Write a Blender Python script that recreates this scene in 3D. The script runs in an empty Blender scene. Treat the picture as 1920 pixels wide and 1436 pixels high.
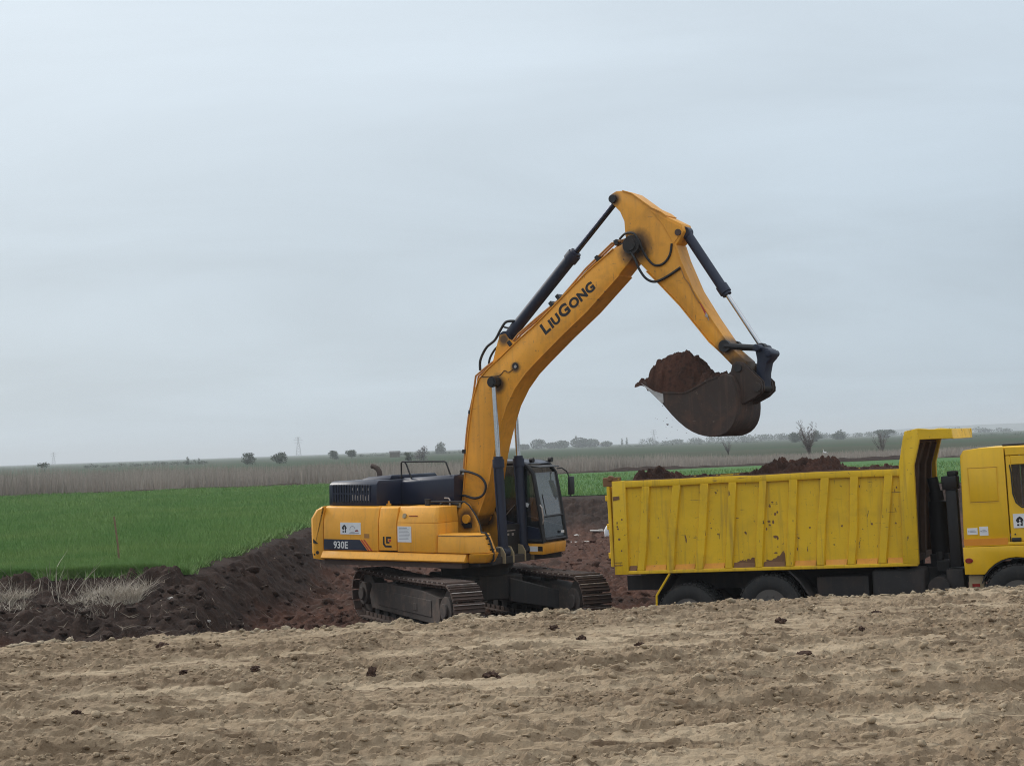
import bpy, bmesh, math, random
import numpy as np
from mathutils import Vector, Matrix, noise as mnoise
R = math.radians
random.seed(7)
rng = np.random.default_rng(11)
scene = bpy.context.scene
C = scene.collection

# ------------------------------------------------------------------ camera
CAM_H = 3.35
cd = bpy.data.cameras.new('camera'); cam = bpy.data.objects.new('camera', cd); C.objects.link(cam)
cd.sensor_fit = 'HORIZONTAL'; cd.sensor_width = 36.0; cd.lens = 56.25
cd.clip_start = 0.1; cd.clip_end = 20000
cam.matrix_world = (Matrix.Translation((0, 0, CAM_H)) @ Matrix.Rotation(R(90 + 2.297), 4, 'X')
                    @ Matrix.Rotation(R(-2.0045), 4, 'Z'))
scene.camera = cam

# ------------------------------------------------------------------ sky and sun
SUN_AZ = R(-52)      # from +y, negative is to the left
SUN_EL = R(38)
sun_dir = Vector((math.sin(SUN_AZ) * math.cos(SUN_EL), math.cos(SUN_AZ) * math.cos(SUN_EL), math.sin(SUN_EL)))
w = bpy.data.worlds.new('World'); scene.world = w; w.use_nodes = True
nt = w.node_tree; nt.nodes.clear()
def N(nt, t, **kw):
    n = nt.nodes.new(t)
    for k, v in kw.items():
        if k.startswith('i_'):
            key = k[2:]
            n.inputs[int(key) if key.isdigit() else key.replace('_', ' ')].default_value = v
        else: setattr(n, k, v)
    return n
def LK(nt, a, b): nt.links.new(a, b)
out = N(nt, 'ShaderNodeOutputWorld'); bg = N(nt, 'ShaderNodeBackground'); LK(nt, bg.outputs[0], out.inputs[0])
sky = N(nt, 'ShaderNodeTexSky', sky_type='NISHITA', sun_disc=False, sun_elevation=SUN_EL, sun_rotation=SUN_AZ,
        air_density=1.0, dust_density=3.0, ozone_density=1.0)
tc = N(nt, 'ShaderNodeTexCoord'); sep = N(nt, 'ShaderNodeSeparateXYZ'); LK(nt, tc.outputs['Generated'], sep.inputs[0])
ramp = N(nt, 'ShaderNodeValToRGB'); cr = ramp.color_ramp
cr.interpolation = 'EASE'
cr.elements[0].position = 0.0; cr.elements[0].color = (.435, .525, .600, 1)
cr.elements[1].position = 1.0; cr.elements[1].color = (1.16, 1.22, 1.28, 1)
e = cr.elements.new(.10); e.color = (.430, .515, .594, 1)
e = cr.elements.new(.28); e.color = (.530, .618, .700, 1)
LK(nt, sep.outputs[2], ramp.inputs[0])
# soft stratus: noise on the cloud plane
addz = N(nt, 'ShaderNodeMath', operation='ADD', i_1=.16); LK(nt, sep.outputs[2], addz.inputs[0])
mx = N(nt, 'ShaderNodeMath', operation='MAXIMUM', i_1=.02); LK(nt, addz.outputs[0], mx.inputs[0])
dv = N(nt, 'ShaderNodeVectorMath', operation='DIVIDE'); LK(nt, tc.outputs['Generated'], dv.inputs[0]); LK(nt, mx.outputs[0], dv.inputs[1])
mp = N(nt, 'ShaderNodeMapping'); mp.inputs['Scale'].default_value = (.85, 1.15, .0); mp.inputs['Rotation'].default_value = (0, 0, R(-12)); LK(nt, dv.outputs[0], mp.inputs[0])
nz = N(nt, 'ShaderNodeTexNoise', i_Scale=1.0, i_Detail=6.0, i_Roughness=.55, i_Distortion=.6); LK(nt, mp.outputs[0], nz.inputs['Vector'])
mr = N(nt, 'ShaderNodeMapRange', i_1=.32, i_2=.68, i_3=.92, i_4=1.08); LK(nt, nz.outputs[0], mr.inputs[0])
# glow of the veiled sun
dot = N(nt, 'ShaderNodeVectorMath', operation='DOT_PRODUCT'); LK(nt, tc.outputs['Generated'], dot.inputs[0]); dot.inputs[1].default_value = sun_dir
gl = N(nt, 'ShaderNodeMapRange', i_1=.2, i_2=1.0, i_3=0.0, i_4=.17); LK(nt, dot.outputs['Value'], gl.inputs[0])
glc = N(nt, 'ShaderNodeMix', data_type='RGBA', blend_type='ADD'); glc.inputs[7].default_value = (1.0, .93, .80, 1)
LK(nt, gl.outputs[0], glc.inputs[0])
mul = N(nt, 'ShaderNodeMix', data_type='RGBA', blend_type='MULTIPLY'); mul.inputs[0].default_value = 1
LK(nt, ramp.outputs[0], mul.inputs[6]); LK(nt, mr.outputs[0], mul.inputs[7])
LK(nt, mul.outputs[2], glc.inputs[6])
ns = N(nt, 'ShaderNodeMix', data_type='RGBA', blend_type='MULTIPLY'); ns.inputs[0].default_value = 1; ns.inputs[7].default_value = (.10, .10, .10, 1)
LK(nt, sky.outputs[0], ns.inputs[6])
mix = N(nt, 'ShaderNodeMix', data_type='RGBA'); mix.inputs[0].default_value = .93
LK(nt, ns.outputs[2], mix.inputs[6]); LK(nt, glc.outputs[2], mix.inputs[7])
LK(nt, mix.outputs[2], bg.inputs[0]); bg.inputs[1].default_value = 1.0
sl = bpy.data.lights.new('sun', 'SUN'); sl.energy = 1.6; sl.angle = R(14); sl.color = (1, .95, .88)
so = bpy.data.objects.new('sun', sl); C.objects.link(so); so.location = (-20, 20, 40)
so.rotation_euler = (-sun_dir).to_track_quat('-Z', 'Y').to_euler()

vs = scene.view_settings
vs.view_transform = 'Standard'; vs.look = 'None'; vs.exposure = 0.19; vs.gamma = 1.0; vs.use_curve_mapping = False
scene.cycles.use_denoising = True; scene.cycles.denoising_prefilter = 'NONE'
scene.cycles.pixel_filter_type = 'BLACKMAN_HARRIS'; scene.cycles.filter_width = 1.05
scene.cycles.max_bounces = 6; scene.cycles.transparent_max_bounces = 12
scene.cycles.volume_bounces = 0

# ------------------------------------------------------------------ numpy noise
def _h(ix, iy, s):
    n = (ix.astype(np.int64) * 374761393 + iy.astype(np.int64) * 668265263 + s * 1274126177) & 0xffffffff
    n = ((n ^ (n >> 13)) * 1274126177) & 0xffffffff
    return ((n ^ (n >> 16)) & 0xffffff) / float(0xffffff)
def vn(x, y, s=0):
    x = np.asarray(x, float); y = np.asarray(y, float)
    ix = np.floor(x); iy = np.floor(y); fx = x - ix; fy = y - iy
    fx = fx * fx * fx * (fx * (fx * 6 - 15) + 10); fy = fy * fy * fy * (fy * (fy * 6 - 15) + 10)
    a = _h(ix, iy, s); b = _h(ix + 1, iy, s); c = _h(ix, iy + 1, s); d = _h(ix + 1, iy + 1, s)
    return (a * (1 - fx) + b * fx) * (1 - fy) + (c * (1 - fx) + d * fx) * fy
def fbm(x, y, o=4, s=0, g=.5):
    t = 0; a = 1; n = 0
    for k in range(o):
        ca, sa = math.cos(.7 * k), math.sin(.7 * k)
        t = t + a * vn((x * ca - y * sa) * 2 ** k + 17.3 * k, (x * sa + y * ca) * 2 ** k - 9.1 * k, s + k); n += a; a *= g
    return t / n
def sst(a, b, x):
    t = np.clip((np.asarray(x, float) - a) / (b - a), 0, 1); return t * t * (3 - 2 * t)

# ------------------------------------------------------------------ material helpers
def newmat(name):
    m = bpy.data.materials.new(name); m.use_nodes = True
    nt = m.node_tree; b = nt.nodes['Principled BSDF']; return m, nt, b
def noise_node(nt, vec, scale, detail=5, rough=.55, dist=0.0):
    n = N(nt, 'ShaderNodeTexNoise', i_Scale=scale, i_Detail=float(detail), i_Roughness=rough, i_Distortion=dist)
    LK(nt, vec, n.inputs['Vector']); return n.outputs[0]
def mrange(nt, v, a, b, c=0.0, d=1.0):
    n = N(nt, 'ShaderNodeMapRange', i_1=a, i_2=b, i_3=c, i_4=d); LK(nt, v, n.inputs[0]); return n.outputs[0]
def mixc(nt, f, a, b, bt='MIX'):
    n = N(nt, 'ShaderNodeMix', data_type='RGBA', blend_type=bt)
    if isinstance(f, (int, float)): n.inputs[0].default_value = f
    else: LK(nt, f, n.inputs[0])
    for k, v in ((6, a), (7, b)):
        if isinstance(v, tuple): n.inputs[k].default_value = (*v[:3], 1)
        else: LK(nt, v, n.inputs[k])
    return n.outputs[2]
def mmul(nt, a, b, op='MULTIPLY'):
    n = N(nt, 'ShaderNodeMath', operation=op)
    for k, v in ((0, a), (1, b)):
        if isinstance(v, (int, float)): n.inputs[k].default_value = v
        else: LK(nt, v, n.inputs[k])
    return n.outputs[0]
def coords(nt, scale=(1, 1, 1), rot=(0, 0, 0)):
    t = N(nt, 'ShaderNodeTexCoord'); m = N(nt, 'ShaderNodeMapping')
    m.inputs['Scale'].default_value = scale; m.inputs['Rotation'].default_value = rot
    LK(nt, t.outputs['Object'], m.inputs[0]); return m.outputs[0]
def bump(nt, b, h, strength, dist=.01):
    n = N(nt, 'ShaderNodeBump', i_Strength=strength, i_Distance=dist); LK(nt, h, n.inputs['Height']); LK(nt, n.outputs[0], b.inputs['Normal'])

def paint(name, col, rough=.42, dirt=(.10, .065, .045), amt=.35, chip=None, chip_at=.70, scale=2.2, metal=0.0, streak=.25, dent=0, stains=(), scratch=None):
    m, nt, b = newmat(name)
    v = coords(nt)
    big = noise_node(nt, v, scale * .5, 4)
    c = mixc(nt, mrange(nt, big, .35, .7), tuple(x * .86 for x in col), tuple(min(1, x * 1.06) for x in col))
    # rain streaks running down
    sv = coords(nt, (9, 9, .5)); st = noise_node(nt, sv, 1.3, 3)
    c = mixc(nt, mmul(nt, mrange(nt, st, .52, .75), streak), c, dirt)
    # mud film in blotches and a fine spatter
    d1 = noise_node(nt, v, scale, 8, .62, .3); d2 = noise_node(nt, v, scale * 14, 4)
    f1 = mmul(nt, mrange(nt, d1, .50, .78), amt)
    f2 = mmul(nt, mrange(nt, d2, .64, .72), amt * .9)
    c = mixc(nt, f1, c, dirt); c = mixc(nt, f2, c, dirt)
    if chip:
        ch = noise_node(nt, v, scale * 3.3, 9, .68, .2)
        c = mixc(nt, mrange(nt, ch, chip_at, chip_at + .03), c, chip)
    if scratch:
        for sc_, off in (((1.3, 1, 17), 0), ((9, 1, 2.2), 5.0)):
            sn = noise_node(nt, coords(nt, sc_, (0, .25 + off * .02, 0)), 2.2, 6, .6, .5)
            c = mixc(nt, mrange(nt, sn, .668, .688, 0, .8), c, scratch)
    for sx_, sz_, r_ in stains:                     # grease worked out of a pin
        dn_ = N(nt, 'ShaderNodeVectorMath', operation='DISTANCE'); LK(nt, coords(nt, (1, 0, 1)), dn_.inputs[0]); dn_.inputs[1].default_value = (sx_, 0, sz_)
        edge_ = mmul(nt, dn_.outputs['Value'], mmul(nt, mmul(nt, d1, -.5, 'ADD'), -.9 * r_), 'ADD')
        c = mixc(nt, mrange(nt, edge_, r_ * .55, r_ * 1.15, .88, 0), c, (.030, .022, .018))
    LK(nt, c, b.inputs['Base Color'])
    LK(nt, mrange(nt, d1, .3, .8, rough, min(1, rough + .35)), b.inputs['Roughness'])
    b.inputs['Metallic'].default_value = metal
    if dent:
        dn = noise_node(nt, v, 2.1, 3, .5); hsum = mmul(nt, mmul(nt, dn, 6.0), d1, 'ADD'); bump(nt, b, hsum, .5 * dent, .006)
    else: bump(nt, b, d1, .15, .005)
    return m
def plain(name, col, rough=.5, metal=0.0, var=.2, scale=6):
    m, nt, b = newmat(name); v = coords(nt); n = noise_node(nt, v, scale, 5)
    LK(nt, mixc(nt, mrange(nt, n, .3, .7), tuple(x * (1 - var) for x in col), tuple(x * (1 + var) for x in col)), b.inputs['Base Color'])
    b.inputs['Roughness'].default_value = rough; b.inputs['Metallic'].default_value = metal
    bump(nt, b, n, .08, .004)
    return m
def earth(name, cols, scale, rough=.95, bscale=20, bstr=.6, bdist=.03, rot=0, stretch=(1, 1, 1)):
    m, nt, b = newmat(name); v = coords(nt, stretch, (0, 0, rot))
    n1 = noise_node(nt, v, scale, 6, .6, .4); n2 = noise_node(nt, v, scale * 7, 6, .65); n3 = noise_node(nt, v, bscale, 8, .7)
    c = mixc(nt, mrange(nt, n1, .38, .62), cols[0], cols[1])
    if len(cols) > 2: c = mixc(nt, mrange(nt, n2, .5, .68), c, cols[2])
    c = mixc(nt, mrange(nt, n3, .3, .7, 0, .45), c, tuple(x * .55 for x in cols[0]))
    if len(cols) > 3: c = mixc(nt, mrange(nt, n3, .64, .72), c, cols[3])
    LK(nt, c, b.inputs['Base Color']); b.inputs['Roughness'].default_value = rough
    b.inputs['Specular IOR Level'].default_value = .15
    bump(nt, b, n3, bstr, bdist)
    return m
def foliage(name, c1, c2, scale=.6, trans=.0):
    m, nt, b = newmat(name); v = coords(nt); n = noise_node(nt, v, scale, 5, .6)
    ob = N(nt, 'ShaderNodeNewGeometry')
    c = mixc(nt, mrange(nt, n, .3, .7), c1, c2)
    c = mixc(nt, mrange(nt, ob.outputs['Random Per Island'], 0, 1, 0, .5), c, tuple(x * .6 for x in c1))
    LK(nt, c, b.inputs['Base Color']); b.inputs['Roughness'].default_value = .7
    b.inputs['Specular IOR Level'].default_value = .2
    return m

M = {}
M['exc'] = paint('excavator_paint', (.88, .395, .030), .36, (.22, .12, .06), .28, chip=(.10, .05, .032), chip_at=.70)
M['arm'] = paint('arm_paint', (.82, .355, .028), .42, (.18, .095, .05), .42, chip=(.085, .045, .03), chip_at=.675, scratch=(.20, .11, .06), stains=((3.74, 6.93, .34), (.76, 4.57, .19), (5.47, 5.07, .20), (3.32, 7.86, .15), (5.72, 4.70, .30), (.10, 2.0, .22), (1.16, 4.87, .11), (.88, 5.42, .14)))
M['hood'] = paint('navy_hood_paint', (.013, .019, .042), .24, (.08, .065, .055), .14, streak=.06)
M['black'] = paint('black_steel', (.011, .011, .013), .42, (.06, .045, .035), .18, streak=.1)
M['cylb'] = paint('cylinder_barrel_paint', (.011, .017, .040), .42, (.06, .045, .035), .14, streak=.08)
M['darkrod'] = plain('dark_reflection_chrome_rod', (.055, .06, .085), .25, .9, .15)  # chrome darkened: the rod's dark reflection is put into the colour
M['under'] = paint('undercarriage_steel', (.024, .022, .022), .65, (.080, .056, .045), .80)
M['mudsteel'] = paint('mud_caked_steel', (.078, .052, .042), .8, (.120, .072, .054), .95)
M['worn'] = plain('worn_grouser_steel', (.42, .37, .34), .45, .4, .45, 14)
M['chrome'] = plain('chromed_rod', (.55, .55, .56), .22, 1.0, .08)
M['rubber'] = plain('hose_rubber', (.012, .012, .013), .55, 0, .2)
M['pipe'] = paint('painted_pipe', (.42, .20, .05), .45, (.12, .06, .05), .55)
M['bucket'] = paint('bucket_steel', (.050, .033, .026), .66, (.135, .072, .050), 1.0, scale=1.9, chip=(.13, .095, .075), chip_at=.64, streak=.5, dent=.8)
M['tooth'] = plain('polished_lip_steel', (.45, .43, .42), .35, .7, .3)
M['white'] = plain('white_plate', (.72, .72, .72), .5, 0, .06)
M['ink'] = plain('black_ink', (.012, .012, .014), .5)
M['greyink'] = plain('grey_ink', (.30, .30, .32), .6)
M['red'] = plain('red_decal', (.50, .05, .04), .45)
M['decalwhite'] = plain('white_decal', (.62, .62, .62), .5)
M['truck'] = paint('truck_cab_paint', (.86, .505, .012), .30, (.22, .14, .07), .14, streak=.08)
M['bed'] = paint('truck_bed_paint', (.80, .495, .008), .44, (.22, .13, .04), .34, chip=(.075, .034, .02), chip_at=.650, streak=.48, dent=.9, scratch=(.13, .07, .03))
M['bedrust'] = paint('rusted_bed_steel', (.20, .10, .045), .8, (.09, .045, .03), .8, chip=(.45, .30, .03), chip_at=.62)
M['inside'] = paint('bed_inside_steel', (.13, .075, .045), .75, (.07, .04, .03), .8)
M['ledge'] = paint('orange_ledge_paint', (.72, .30, .02), .5, (.20, .09, .04), .5, chip=(.11, .05, .03), chip_at=.64)
M['orange'] = plain('orange_stripe', (.72, .26, .015), .4, 0, .05)
M['tyre'] = paint('tyre_rubber', (.022, .022, .022), .85, (.085, .068, .055), .6, scale=4)
M['rim'] = paint('steel_rim', (.10, .09, .08), .6, (.09, .06, .05), .7)
M['lamp'] = plain('red_lens', (.22, .015, .012), .25)
M['step'] = paint('dusty_plastic_step', (.34, .27, .16), .7, (.16, .10, .06), .5)
M['seat'] = plain('seat_fabric', (.02, .02, .022), .9)
M['headlamp'] = plain('headlamp_lens', (.55, .57, .6), .1)
def glass(name, tint, alpha):
    m, nt, b = newmat(name)
    b.inputs['Base Color'].default_value = (*tint, 1); b.inputs['Roughness'].default_value = .06
    b.inputs['IOR'].default_value = 1.6; b.inputs['Specular IOR Level'].default_value = .9
    b.inputs['Alpha'].default_value = alpha
    return m
M['glass'] = glass('tinted_cab_glass', (.02, .025, .03), .45)
M['glass2'] = glass('windscreen_glass', (.17, .18, .19), .62)  # grey tint stands in for pale reflections on the pane
M['trackmud'] = paint('muddy_track_frame', (.060, .048, .042), .75, (.140, .098, .076), 1.0, scale=3)
M['soil'] = earth('damp_topsoil', ((.050, .027, .020), (.092, .043, .030), (.030, .020, .017)), 1.6, bscale=26)

# ------------------------------------------------------------------ mesh builder
class MB:
    def __init__(s): s.v = []; s.f = []; s.mi = []
    def add(s, vs, fs, mi=0):
        o = len(s.v); s.v += [tuple(p) for p in vs]; s.f += [tuple(i + o for i in f) for f in fs]; s.mi += [mi] * len(fs); return s
    def box(s, lo, hi, mi=0):
        (a, b, c), (d, e, f) = lo, hi
        return s.add([(a, b, c), (d, b, c), (d, e, c), (a, e, c), (a, b, f), (d, b, f), (d, e, f), (a, e, f)],
                     [(0, 3, 2, 1), (4, 5, 6, 7), (0, 1, 5, 4), (1, 2, 6, 5), (2, 3, 7, 6), (3, 0, 4, 7)], mi)
    def rbox(s, c, size, m3, mi=0):
        hx, hy, hz = (q / 2 for q in size); c = Vector(c); P = []
        for z in (-hz, hz):
            for x, y in ((-hx, -hy), (hx, -hy), (hx, hy), (-hx, hy)): P.append(c + m3 @ Vector((x, y, z)))
        return s.add(P, [(0, 3, 2, 1), (4, 5, 6, 7), (0, 1, 5, 4), (1, 2, 6, 5), (2, 3, 7, 6), (3, 0, 4, 7)], mi)
    def loft(s, A, B, mi=0):
        n = len(A)
        return s.add(list(A) + list(B), [tuple(range(n))[::-1], tuple(range(n, 2 * n))] + [(i, (i + 1) % n, n + (i + 1) % n, n + i) for i in range(n)], mi)
    def prism(s, xz, y0, y1, mi=0):            # outline in x,z pushed along y
        a = sum(xz[i][0] * xz[(i + 1) % len(xz)][1] - xz[(i + 1) % len(xz)][0] * xz[i][1] for i in range(len(xz)))
        if a > 0: xz = xz[::-1]
        if y1 < y0: y0, y1 = y1, y0
        return s.loft([(x, y0, z) for x, z in xz][::-1], [(x, y1, z) for x, z in xz][::-1], mi) if False else \
               s.loft([(x, y0, z) for x, z in xz], [(x, y1, z) for x, z in xz], mi)
    def plan(s, xy, z0, z1, mi=0):             # outline in x,y pushed up
        a = sum(xy[i][0] * xy[(i + 1) % len(xy)][1] - xy[(i + 1) % len(xy)][0] * xy[i][1] for i in range(len(xy)))
        if a < 0: xy = xy[::-1]
        return s.loft([(x, y, z0) for x, y in xy], [(x, y, z1) for x, y in xy], mi)
    def tube(s, pts, r, n=8, mi=0, cap=True):
        pts = [Vector(p) for p in pts]; rs = r if isinstance(r, (list, tuple)) else [r] * len(pts)
        rings = []; u = None
        for i, p in enumerate(pts):
            t = (pts[min(i + 1, len(pts) - 1)] - pts[max(i - 1, 0)]).normalized()
            if u is None: u = t.orthogonal().normalized()
            else: u = (u - t * u.dot(t)).normalized()
            w_ = t.cross(u)
            rings.append([p + (u * math.cos(2 * math.pi * k / n) + w_ * math.sin(2 * math.pi * k / n)) * rs[i] for k in range(n)])
        fs = []
        for i in range(len(pts) - 1):
            for k in range(n): fs.append((i * n + k, i * n + (k + 1) % n, (i + 1) * n + (k + 1) % n, (i + 1) * n + k))
        if cap: fs += [tuple(range(n))[::-1], tuple(range((len(pts) - 1) * n, len(pts) * n))]
        return s.add([p for r_ in rings for p in r_], fs, mi)
    def cyl(s, a, b, r, n=16, mi=0): return s.tube([a, b], r, n, mi)
    def strip(s, xz, th, y0, y1, mi=0):        # bent plate following a polyline in x,z, thickness th to its left
        P = [Vector((x, z)) for x, z in xz]; Q = []
        for i, p in enumerate(P):
            t = (P[min(i + 1, len(P) - 1)] - P[max(i - 1, 0)]).normalized(); Q.append(p + Vector((-t.y, t.x)) * th)
        n = len(P); v = []
        for y in (y0, y1):
            v += [(p.x, y, p.y) for p in P] + [(q.x, y, q.y) for q in Q]
        f = []
        for i in range(n - 1):
            f += [(i, i + 1, 2 * n + i + 1, 2 * n + i), (n + i, 3 * n + i, 3 * n + i + 1, n + i + 1),
                  (i, n + i, n + i + 1, i + 1), (2 * n + i, 2 * n + i + 1, 3 * n + i + 1, 3 * n + i)]
        f += [(0, 2 * n, 3 * n, n), (n - 1, 2 * n - 1, 4 * n - 1, 3 * n - 1)]
        return s.add(v, f, mi)
    def mesh(s, name, mats, bevel=0, seg=2, smooth=35):
        me = bpy.data.meshes.new(name); me.from_pydata(s.v, [], s.f)
        if any(s.mi): me.polygons.foreach_set('material_index', s.mi)
        bm = bmesh.new(); bm.from_mesh(me)
        bmesh.ops.recalc_face_normals(bm, faces=bm.faces)
        if bevel:
            ed = [e for e in bm.edges if len(e.link_faces) == 2 and e.calc_face_angle(0) > R(25)]
            bmesh.ops.bevel(bm, geom=ed, offset=bevel, segments=seg, affect='EDGES', profile=.5, clamp_overlap=True)
        bm.to_mesh(me); bm.free()
        for m in (mats if isinstance(mats, (list, tuple)) else [mats]): me.materials.append(M[m] if isinstance(m, str) else m)
        if smooth:
            me.polygons.foreach_set('use_smooth', [True] * len(me.polygons)); me.set_sharp_from_angle(angle=R(smooth))
        return me
    def build(s, name, mats, parent=None, bevel=0, seg=2, smooth=35, label=None):
        return link(name, s.mesh(name, mats, bevel, seg, smooth), parent, label)
def link(name, me, parent=None, label=None):
    o = bpy.data.objects.new(name, me); C.objects.link(o)
    if parent: o.parent = parent
    if label: o['label'] = label
    return o
def empty(name, loc, rot=(0, 0, 0)):
    o = bpy.data.objects.new(name, None); C.objects.link(o); o.location = loc; o.rotation_euler = rot; o.empty_display_size = .3; return o
def tag(o, label=None, cat=None, group=None, kind=None):
    for k, v in (('label', label), ('category', cat), ('group', group), ('kind', kind)):
        if v: o[k] = v
    return o
def npmesh(name, verts, faces, mat, parent=None, smooth=True):   # faces: (n,3) or (n,4) array
    verts = np.asarray(verts, np.float32); faces = np.asarray(faces, np.int32)
    me = bpy.data.meshes.new(name); k = faces.shape[1]
    me.vertices.add(len(verts)); me.vertices.foreach_set('co', verts.ravel())
    me.loops.add(faces.size); me.loops.foreach_set('vertex_index', faces.ravel())
    me.polygons.add(len(faces)); me.polygons.foreach_set('loop_start', np.arange(0, faces.size, k, dtype=np.int32))
    me.polygons.foreach_set('loop_total', np.full(len(faces), k, np.int32))
    if smooth: me.polygons.foreach_set('use_smooth', np.ones(len(faces), bool))
    me.materials.append(M[mat] if isinstance(mat, str) else mat)
    me.update(calc_edges=True); me.validate()
    return link(name, me, parent)
def grid(name, xs, ys, hf, mat):
    X, Y = np.meshgrid(xs, ys); Z = hf(X, Y); nx, ny = len(xs), len(ys)
    i = np.arange(nx * ny).reshape(ny, nx)
    q = np.stack([i[:-1, :-1], i[:-1, 1:], i[1:, 1:], i[1:, :-1]], -1).reshape(-1, 4)
    return npmesh(name, np.stack([X, Y, Z], -1).reshape(-1, 3), q, mat)
def text(name, runs, parent, origin, size, mat, ang=0.0, bold=0.0, thick=.003, shear=0.0, gap=.06, sx=1.0):
    """lettering on a plate that faces -y; runs = [(string, relative size)]"""
    vs, fs = [], []; x = 0
    for body, rel in runs:
        cu = bpy.data.curves.new('t', 'FONT'); cu.body = body; cu.size = size * rel; cu.offset = bold; cu.extrude = thick; cu.shear = shear
        cu.space_character = 1.04
        o = bpy.data.objects.new('t', cu); C.objects.link(o)
        dg = bpy.context.evaluated_depsgraph_get(); me = o.evaluated_get(dg).to_mesh()
        n0 = len(vs); xm = 0; x0 = min((v.co.x for v in me.vertices), default=0)
        for v in me.vertices: vs.append(((v.co.x - x0) * sx + x, v.co.y, v.co.z)); xm = max(xm, (v.co.x - x0) * sx)
        fs += [tuple(i + n0 for i in p.vertices) for p in me.polygons]
        o.evaluated_get(dg).to_mesh_clear(); bpy.data.objects.remove(o); bpy.data.curves.remove(cu)
        x += xm + gap * size
    T = Matrix.Translation(origin) @ Matrix.Rotation(R(90), 4, 'X') @ Matrix.Rotation(ang, 4, 'Z')
    me = bpy.data.meshes.new(name); me.from_pydata([tuple(T @ Vector(v)) for v in vs], [], fs)
    me.materials.append(M[mat]); return link(name, me, parent)
def lump(name, r, seed, sub=3, rough=.28, sq=(1, 1, .75), mat='soil', freq=1.6):
    bm = bmesh.new(); bmesh.ops.create_icosphere(bm, subdivisions=sub, radius=1)
    off = Vector((seed * 3.7, seed * 1.3, -seed * 2.1))
    for v in bm.verts:
        d = v.co.normalized()
        k = 1 + rough * 1.6 * mnoise.noise(d * freq + off) + rough * .8 * mnoise.noise(d * freq * 2.7 + off) + rough * .4 * mnoise.noise(d * freq * 6 + off)
        v.co = Vector((d.x * sq[0], d.y * sq[1], d.z * sq[2])) * (k * r)
    me = bpy.data.meshes.new(name); bm.to_mesh(me); bm.free(); me.materials.append(M[mat] if isinstance(mat, str) else mat)
    me.polygons.foreach_set('use_smooth', [True] * len(me.polygons))
    me.set_sharp_from_angle(angle=R(40))
    return me

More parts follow.
